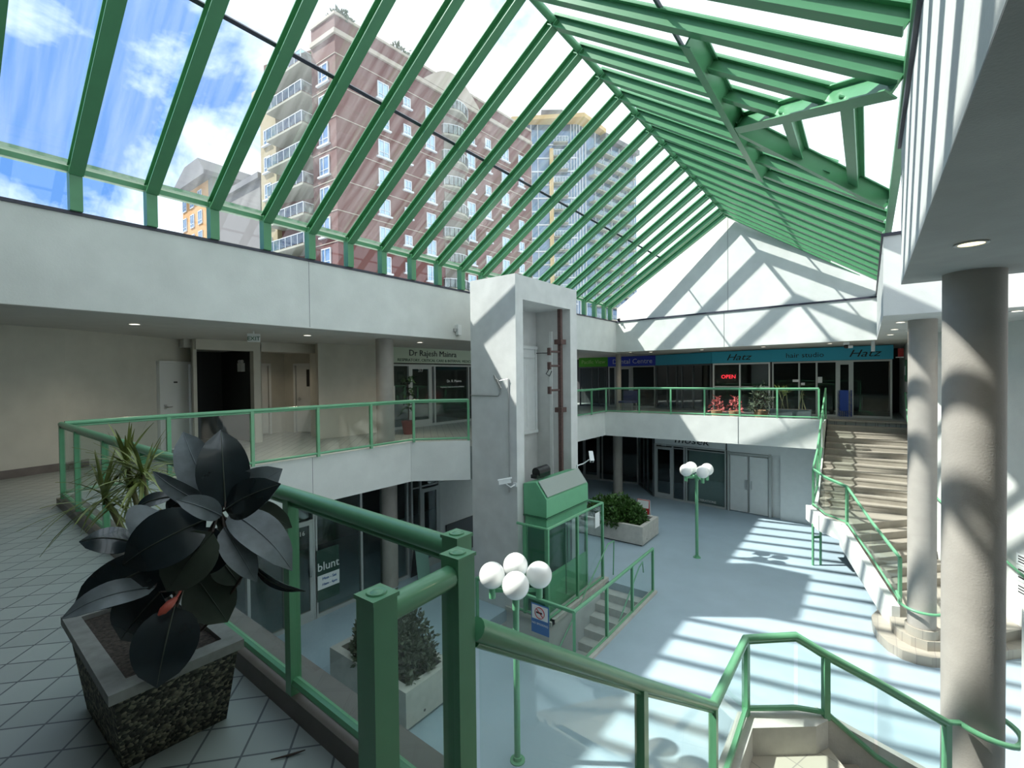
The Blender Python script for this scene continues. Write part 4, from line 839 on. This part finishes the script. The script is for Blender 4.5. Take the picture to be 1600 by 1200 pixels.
struct(M().cbox(q0+qd*.05+UZ*(ZL+1.12)+qn*.01, (.07,.10,2.24), (qd,qn,UZ)).cbox(q0+qd*1.46+UZ*(ZL+1.12)+qn*.01, (.09,.10,2.24), (qd,qn,UZ)).cbox(q0+qd*.75+UZ*(ZL+2.16)+qn*.01, (1.4,.10,.08), (qd,qn,UZ)), 'trim_double_door_frame', K['alu'])
front('storefront', 'dark angled glass front in shade behind the planter', (-8.5,20.9), S0, ZL, -.78, (.35,.62), (), K['shop'], K['ledge'])
front('storefront', 'shaded glass entrance behind the lift cab', (-11.3,20.6), (-8.5,20.9), ZL, -.78, (.30,.36,.62), (0,), K['shop'], K['alu'])
# sandwich board beside far planter
sb2 = thing('sandwich_board', (-5.9,14.9,ZL), 'red and white sandwich board behind the planter bush', 'sign board')
M().ext([(-6.12,14.75,ZL),(-5.70,14.75,ZL),(-5.70,14.88,ZL+.98),(-6.12,14.88,ZL+.98)], (0,.02,0)).build('board', K['redp'], sb2)
M().ext([(-6.10,14.845,ZL+.72),(-5.72,14.845,ZL+.72),(-5.72,14.872,ZL+.96),(-6.10,14.872,ZL+.96)], (0,-.006,0)).build('header', K['paper'], sb2)
M().ext([(-6.12,15.06,ZL),(-5.70,15.06,ZL),(-5.70,14.90,ZL+.98),(-6.12,14.90,ZL+.98)], (0,.02,0)).build('rear_board', K['paper'], sb2)
M().cbox((-5.82,14.818,ZL+.62), (.12,.006,.04)).cbox((-5.82,14.818,ZL+.62), (.04,.006,.12)).build('white_cross', K['paper'], sb2)
# no smoking sign hanging on the stairwell glass
nsg = thing('no_smoking_sign', (-4.75,6.95,-3.0), 'blue and white no smoking sign on the stairwell railing glass', 'sign')
M().box((-4.90,6.955,-3.06), (-4.52,6.965,-2.53)).build('plate', K['bluep'], nsg)
M().box((-4.88,6.95,-2.80), (-4.54,6.954,-2.55)).build('white_panel', K['paper'], nsg)
ring = M()
for i in range(24):
    a, b = 2*PI*i/24, 2*PI*(i+1)/24; ring.bar((-4.71+.10*math.cos(a),6.946,-2.675+.10*math.sin(a)), (-4.71+.10*math.cos(b),6.946,-2.675+.10*math.sin(b)), .006, .022, (0,1,0))
ring.bar((-4.78,6.946,-2.61), (-4.64,6.946,-2.74), .006, .02, (0,1,0)); ring.build('prohibition_ring', K['redp'], nsg)
M().box((-4.79,6.947,-2.69), (-4.66,6.949,-2.66)).build('cigarette', K['ink'], nsg)
text('lettering', 'NO SMOKING', (-4.71,6.952,-2.90), (1,0,0), UZ, .055, K['paper'], nsg, .001)
# wall notices far right
wa = V((1.0,15.6,0)); wb = V((2.6,11.8,0)); wd_ = (wb-wa).normalized(); wn_ = V((wd_.y,-wd_.x,0))
if wn_.x > 0: wn_ = -wn_
for i, (z, h, lab) in enumerate(((-1.28,.20,'topmost small white notice on the far right stair wall'),(-1.55,.28,'middle white notice on the far right stair wall'),(-1.84,.22,'lowest white notice on the far right stair wall'))):
    c = wa+wd_*3.32+UZ*(z-.62)+wn_*.008
    t = thing('wall_notice', c, lab, 'notice'); M().cbox(c, (.30,.006,h), (wd_,wn_,UZ)).build('plate', K['paper'], t)
    for k in range(3): M().cbox(c+UZ*(h*(.25-.25*k))+wn_*.004, (.20,.004,.022), (wd_,wn_,UZ)).build('text_line', K['ink'], t)
# downlights
DL = [((.62,2.75),.075,'large glowing downlight in the near soffit at top right','lit'), ((.60,4.78),.075,'glowing downlight in the near soffit above the thick column','lit'),
 ((.48,11.4),.07,'downlight under the far right block, nearest its front edge','litw'), ((.46,13.2),.07,'middle downlight of three under the far right block','litw'), ((.44,15.0),.07,'farthest downlight of three under the far right block','litw'), ((1.85,10.6),.07,'downlight behind the thick column under the far block','litw'),
 ((-9.7,2.42),.075,'downlight in the left walkway ceiling over the blank wall','litw'), ((-9.66,5.41),.075,'downlight in the left walkway ceiling over the door recess','litw'), ((-9.54,8.5),.075,'downlight in the left walkway ceiling before the clinic sign','litw'),
 ((-8.0,18.8),.07,'downlight over the far balcony, leftmost by the slim column','litw'), ((-7.3,19.3),.07,'downlight over the far balcony before the dental sign','litw'), ((-5.2,19.2),.07,'downlight over the far balcony left of the script sign','litw'), ((-3.0,18.9),.07,'downlight over the far balcony above the hair shop window','litw'), ((-1.0,18.6),.07,'downlight over the far balcony above the stair head','litw'), ((-12.9,6.3),.07,'downlight inside the recess with two doors','litw')]
for (x, y), r, lab, k in DL:
    z = 2.57 if y > 18 else (2.35 if x < -12 else 2.54); z -= .003
    t = thing('downlight', (x,y,z), lab, 'downlight', 'recessed downlights')
    m = M(); nsd = 28
    for i in range(nsd):
        a, b = 2*PI*i/nsd, 2*PI*(i+1)/nsd
        m.add([(x+R_*math.cos(c),y+R_*math.sin(c),zz) for zz in (z,z-.008) for R_, c in ((r,a),(r*1.3,a),(r*1.3,b),(r,b))], [(0,1,2,3),(7,6,5,4),(1,5,6,2),(3,7,4,0)])
    m.build('trim_ring', K['alu'], t)
    M().tube([(x,y,z-.004),(x,y,z+.001)], r, 28).build('lens', K[k], t)
    ld = bpy.data.lights.new('bulb', 'SPOT'); ld.energy = 14 if x < -12 else (60 if x < -8.9 else 25); ld.color = (1,.84,.62); ld.spot_size = 2.5; ld.spot_blend = 1; ld.shadow_soft_size = r
    lo_ = bpy.data.objects.new('bulb', ld); C.objects.link(lo_); lo_.parent = t; lo_.location = (0,0,-.02)
# ceiling bits over the far balcony
dc = thing('dome_camera', (-.55,18.3,2.4), 'small white camera under the far balcony ceiling right of the signs', 'security camera')
M().sphere((-.55,18.3,2.44), .07, 16, 10).build('dome', K['black'], dc, True); M().box((-.63,18.22,2.49), (-.47,18.38,2.57)).build('base', K['white'], dc); M().box((-.5,18.2,2.38),(-.38,18.3,2.46)).build('bracket', K['white'], dc)
solo(M().tube([(.12,18.2,2.25),(.12,18.2,2.57)], .05, 14), 'speaker', K['white'], 'white tube hanging from the ceiling by the far right corner', 'speaker', smooth=True)
ssg = thing('wall_sign', (.97,19.8,1.6), 'dark framed sign on the right wall at the stair head', 'sign'); M().box((.95,19.5,1.3), (.99,20.0,2.0)).build('frame', K['greendk'], ssg); M().box((.945,19.55,1.5), (.95,19.95,1.8)).build('panel', K['paper'], ssg)
fb = thing('fire_alarm', (.9,20.5,2.2), 'red fire alarm box at the right end of the teal sign', 'alarm'); M().box((.80,20.42,2.12), (.95,20.5,2.40)).build('box', K['redp'], fb); M().box((.74,20.40,2.09),(.95,20.5,2.12)).build('shelf', K['white'], fb)
cm = thing('dome_camera', (-8.15,18.05,3.9), 'tiny black camera on the ledge in the far left corner', 'security camera'); M().box((-8.2,17.98,3.83), (-8.1,18.05,3.93)).build('body', K['black'], cm); M().tube([(-8.15,17.98,3.9),(-8.15,17.9,3.87)], .03, 10).build('lens', K['black'], cm)

# ================================================================== BUILDINGS OUTSIDE
B_brick = mat('red_brick', (.105,.036,.032), .85, var=.08, scale=.6); B_beige = mat('beige_stucco', (.27,.215,.125), .85, var=.05, scale=.5); B_trim = mat('stone_trim', (.32,.27,.22), .8); B_win = mat('window_sky_glass', (.30,.42,.55), .08, .6); B_frame = mat('white_window_frame', (.50,.51,.53), .5); B_slab = mat('balcony_slab', (.26,.25,.20), .85); B_rail = glassmat('balcony_glass', (.62,.75,.78), .12, dirt=.1)
B_orange = mat('orange_brick', (.40,.21,.08), .85, var=.06, scale=.8); B_grey = mat('grey_concrete', (.135,.125,.12), .85, var=.08, scale=.4); B_wood = mat('tan_soffit', (.46,.31,.13), .7); B_roof = mat('brown_fascia', (.12,.115,.12), .7); B_cg = mat('tower_glass', (.10,.16,.24), .10, .5, var=.3, scale=.5); B_shade = mat('recess_dark', (.16,.14,.12), .9)
bt = thing('apartment_tower', (-41.2,26.4,0), 'red brick apartment tower with beige left wing seen through the roof', 'building')
c0 = V((-41.2,26.4,0)); dR = V((.078,.997,0)); dL = V((-.999,-.05,0)); nR = V((.997,-.078,0)); nL = V((.05,-.999,0))
ZT = 36.9; F0 = 9.2; FH = 3.03
bl = c0+dL*3.9; bl2 = c0+dL*14; inn_ = -nL*2.2
M().prism([tuple(q)[:2] for q in (c0, c0+dR*30, c0+dR*30-nR*13, c0+dL*13, bl+inn_, bl)], 0, ZT).build('brick_block', B_brick, bt)
w2 = [bl+inn_, c0+dL*10.8+inn_, c0+dL*10.8, bl2, bl2-nL*12, bl-nL*12]
M().prism([tuple(q)[:2] for q in w2], 0, ZT-3.6).build('beige_wing', B_beige, bt)
M().prism([tuple(q)[:2] for q in (bl+inn_*.9, c0+dL*11.2+inn_*.9, c0+dL*11.2-nL*8, bl-nL*8)], ZT-3.6, ZT+.4).build('penthouse', B_beige, bt)
def band(z, h, o, k, nm, r=30, lf_=3.9):
    a = c0+nR*o+nL*o; M().prism([tuple(q)[:2] for q in (a, c0+dR*r+nR*o, c0+dR*r, c0, c0+dL*lf_, c0+dL*lf_+nL*o)], z, z+h).build(nm, k, bt)
band(ZT-1.9, .45, .22, B_trim, 'cornice'); band(ZT-.02, .25, .12, B_trim, 'coping')
for i in range(8): band(F0+FH*i+2.75, .07, .05, B_trim, 'belt_course')
M().prism([tuple(q)[:2] for q in (bl2+nL*.6+dL*.6, c0+dL*10.4+nL*.6, c0+dL*10.4, bl2+dL*.6)], ZT-3.6, ZT-2.8).build('cornice', B_trim, bt)
def winpart(pos, d, n, wd, h, parent, sill=True, cut=.5):
    m = M(); ax = (d,n,UZ); c = pos+UZ*(h/2)
    for s in (-1,1): m.cbox(c+d*(s*wd/2)+n*.05, (.10,.12,h+.1), ax)
    for s in (-1,1): m.cbox(c+UZ*(s*h/2)+n*.05, (wd,.12,.10), ax)
    m.cbox(c+n*.05+d*(wd*(cut-.5)), (.07,.11,h), ax).cbox(c+n*.05-UZ*(h*.22), (wd,.11,.06), ax)
    if sill: m.cbox(pos-UZ*.15+n*.12, (wd+.5,.26,.16), ax)
    o = m.build('window', B_frame, parent); M().cbox(c+n*.02, (wd,.05,h), ax).build('pane', B_win, o)
for i in range(9):
    z = F0+FH*i+.55
    if z+1.6 > ZT-1.8: continue
    for s, wd, h in ((5.3,1.25,1.65),(8.3,.85,1.0),(11.5,1.2,1.65),(17.9,1.3,1.6),(21.0,.9,1.1),(24.3,1.3,1.6),(27.6,1.0,1.2)):
        winpart(c0+dR*s+UZ*(z+(.45 if h < 1.3 else 0)), dR, nR, wd, h, bt)
    winpart(c0+dL*1.9+UZ*z, dL, nL, 1.45, 1.75, bt, True, .62)
    if z < ZT-6: winpart(bl2-dL*1.5+UZ*z, dL, nL, 1.2, 1.6, bt)
def balcony(a, d, n, l, dep, z, curve=0, dark=True):
    ns_ = 8 if curve else 1
    out = [a+d*(l*k/ns_)+n*(dep+curve*math.sin(PI*k/ns_)) for k in range(ns_+1)]
    o = M().prism([tuple(q)[:2] for q in [a]+out+[a+d*l]], z-.22, z).build('balcony', B_slab, bt)
    g = M(); r_ = M()
    for p_, q_ in zip(out, out[1:]):
        g.bar(p_+UZ*(z+.55), q_+UZ*(z+.55), .03, .95); r_.bar(p_+UZ*(z+1.08), q_+UZ*(z+1.08), .08, .07)
        nb = 1 if curve else 6
        for k in range(nb+1): r_.bar(p_.lerp(q_,k/nb)+UZ*z, p_.lerp(q_,k/nb)+UZ*(z+1.1), .06, .06)
    for e, s_ in ((out[0],a),(out[-1],a+d*l)): r_.bar(e+UZ*(z+1.08), s_+UZ*(z+1.08), .06, .06); g.bar(e+UZ*(z+.55), s_+UZ*(z+.55), .03, .9)
    g.build('glass_guard', B_rail, o); r_.build('guard_frame', B_frame, o)
for i in range(9):
    z = F0+FH*i
    if z < ZT-2: balcony(bl+dL*.05+inn_*.98, dL, nL, 6.7, 3.3, z)
    if z < ZT-3:
        balcony(c0+dR*13.3-nR*.01, dR, nR, 3.9, .35, z, .8)
        M().cbox(c0+dR*15.2+nR*.02+UZ*(z+1.2), (3.3,.06,2.3), (dR,nR,UZ)).build('balcony_recess', B_shade, bt)
m = M(); pts = []
for k in range(13):
    u = k/12; pts.append(c0+dR*(10.5+9*u)+nR*.25+UZ*(ZT-1.4+2.6*math.sin(PI*u)))
m.ext([c0+dR*10.5+nR*.25+UZ*(ZT-1.4)]+pts+[c0+dR*19.5+nR*.25+UZ*(ZT-1.4)], -nR*.9).build('curved_pediment', B_trim, bt)
rs_ = thing('rooftop_shrub', c0+dR*.8-nR*1.2+UZ*ZT, 'small shrub on the brick tower roof corner', 'shrub'); foliage(rs_, (tuple(c0+V((-2.2,.2,ZT))), tuple(c0+V((.2,2.2,ZT+1.3)))), 160, .5, K['bush2'], 1)
rs_ = thing('rooftop_shrub', c0+dL*6+UZ*ZT, 'green terrace shrub on the beige wing roof edge', 'shrub'); foliage(rs_, (tuple(c0+V((-6.5,1.2,ZT-1.2))), tuple(c0+V((-3.6,3.2,ZT+1.0)))), 240, .6, K['bush'], 2)
rs_ = thing('rooftop_shrub', c0+dR*8-nR*1.5+UZ*ZT, 'trailing terrace shrub halfway along the brick tower roof', 'shrub'); foliage(rs_, (tuple(c0+dR*6.5-nR*2+UZ*(ZT+.1)), tuple(c0+dR*9.5+nR*0+UZ*(ZT+1.2))), 200, .5, K['bush2'], 6)
# glass tower behind
gt = thing('glass_tower', (-52.5,94.5,0), 'glass condominium tower with an ochre roof line behind the brick tower', 'building')
g0_ = V((-52.5,94.5,0)); gl = V((-9.7,-7.4,0)).normalized(); gr = V((4.7,19.9,0)).normalized(); nl_ = V((gl.y,-gl.x,0)); nr_ = V((-gr.y,gr.x,0))*-1
if nl_.y > 0: nl_ = -nl_
if nr_.x < 0: nr_ = -nr_
GT = 58.5
M().prism([tuple(q)[:2] for q in (g0_, g0_+gr*22, g0_+gr*22-nr_*14, g0_+gl*14-nl_*12, g0_+gl*14)], 0, GT).build('glass_block', B_cg, gt)
M().prism([tuple(q)[:2] for q in (g0_+nl_*1.8+nr_*1.8, g0_+gr*8+nr_*1.8, g0_+gr*8-nr_*10, g0_+gl*15-nl_*6, g0_+gl*15+nl_*1.8)], GT, GT+.9).build('roof_slab', B_wood, gt)
M().prism([tuple(q)[:2] for q in (g0_+nr_*1.6+gr*8, g0_+gr*22+nr_*1.2, g0_+gr*22-nr_*8, g0_+gr*8-nr_*8)], GT-1, GT+.2).build('roof_slab', B_roof, gt)
M().prism([tuple(q)[:2] for q in (g0_+gl*3-nl_*2, g0_+gl*8-nl_*2, g0_+gl*8-nl_*7, g0_+gl*3-nl_*7)], GT+.9, GT+4.5).build('penthouse', B_grey, gt)
M().prism([tuple(q)[:2] for q in (g0_+gl*5.6+nl_*1.5, g0_+gl*6.4+nl_*1.5, g0_+gl*6.4, g0_+gl*5.6)], 0, GT-6).build('ochre_fin', B_wood, gt)
for i in range(18):
    z = 6+3.0*i
    if z > GT-3: break
    M().prism([tuple(q)[:2] for q in (g0_+gl*.2+nl_*.16+nr_*.16, g0_+gl*14+nl_*.12, g0_+gl*14, g0_)], z-.25, z+.05).build('floor_band', B_frame, gt)
    o = M().prism([tuple(q)[:2] for q in (g0_+gl*2.3, g0_+gl*5.5, g0_+gl*5.5+nl_*1.6, g0_+gl*2.3+nl_*1.6)], z-.2, z).build('balcony', B_slab, gt)
    M().bar(g0_+gl*2.3+nl_*1.6+UZ*(z+.6), g0_+gl*5.5+nl_*1.6+UZ*(z+.6), .05, .9).build('glass_guard', B_rail, o)
    r_ = M()
    for k in range(6): q = g0_+gl*(2.3+3.2*k/5)+nl_*1.6; r_.bar(q+UZ*z, q+UZ*(z+1.1), .1, .1)
    r_.bar(g0_+gl*2.3+nl_*1.6+UZ*(z+1.1), g0_+gl*5.5+nl_*1.6+UZ*(z+1.1), .1, .1); r_.build('guard_frame', B_frame, o)
    o = M().prism([tuple(q)[:2] for q in (g0_+gr*4, g0_+gr*20, g0_+gr*20+nr_*1.5, g0_+gr*4+nr_*1.5)], z-.25, z).build('balcony', B_slab, gt)
    M().bar(g0_+gr*4+nr_*1.5+UZ*(z+.55), g0_+gr*20+nr_*1.5+UZ*(z+.55), .05, .9).build('glass_guard', B_rail, o)
for s in (.2,.8,1.5,9,10.5,12,13.5):
    M().bar(g0_+gl*s+nl_*.08, g0_+gl*s+nl_*.08+UZ*GT, .16, .16, (1,0,0)).build('mullion', B_frame, gt)
for s in (.6,1.5,2.6,6,9,12,15,18,21):
    M().bar(g0_+gr*s+nr_*.08, g0_+gr*s+nr_*.08+UZ*GT, .2, .2, (1,0,0)).build('mullion', B_frame, gt)
# small block at left
ob = thing('apartment_block', (-79,28,0), 'small ochre brick apartment block with grey eaves at far left', 'building')
M().box((-86,27.9,0), (-76,38,30.5)).build('walls', B_orange, ob); M().box((-75.99,27.9,0), (-74.5,38,30.5)).build('side_wall', B_grey, ob)
M().ext([(-87.2,26.6,30.5),(-74,26.6,30.5),(-74,26.6,31.1),(-76,26.6,33.2),(-81,26.6,33.2)], (0,12,0)).build('roof', B_roof, ob)
for i in range(6):
    for x in (-85.0,-82.0,-79.0): winpart(V((x,27.88,12.8+3*i)), V((1,0,0)), V((0,-1,0)), 1.4, 1.9, ob, False)
gb = thing('concrete_building', (-64,29,0), 'blank grey concrete building between the ochre block and brick tower', 'building')
M().box((-70,26.5,0), (-57.2,38,25.2)).build('walls', B_grey, gb); M().box((-70.4,26.1,25.2), (-56.9,38.4,25.9)).build('roof_edge', B_roof, gb); M().box((-63,30,25.9), (-57.5,37,29.5)).build('penthouse', B_frame, gb)
winpart(V((-58.8,29.98,26.7)), V((1,0,0)), V((0,-1,0)), 1.0, 1.5, gb, False)
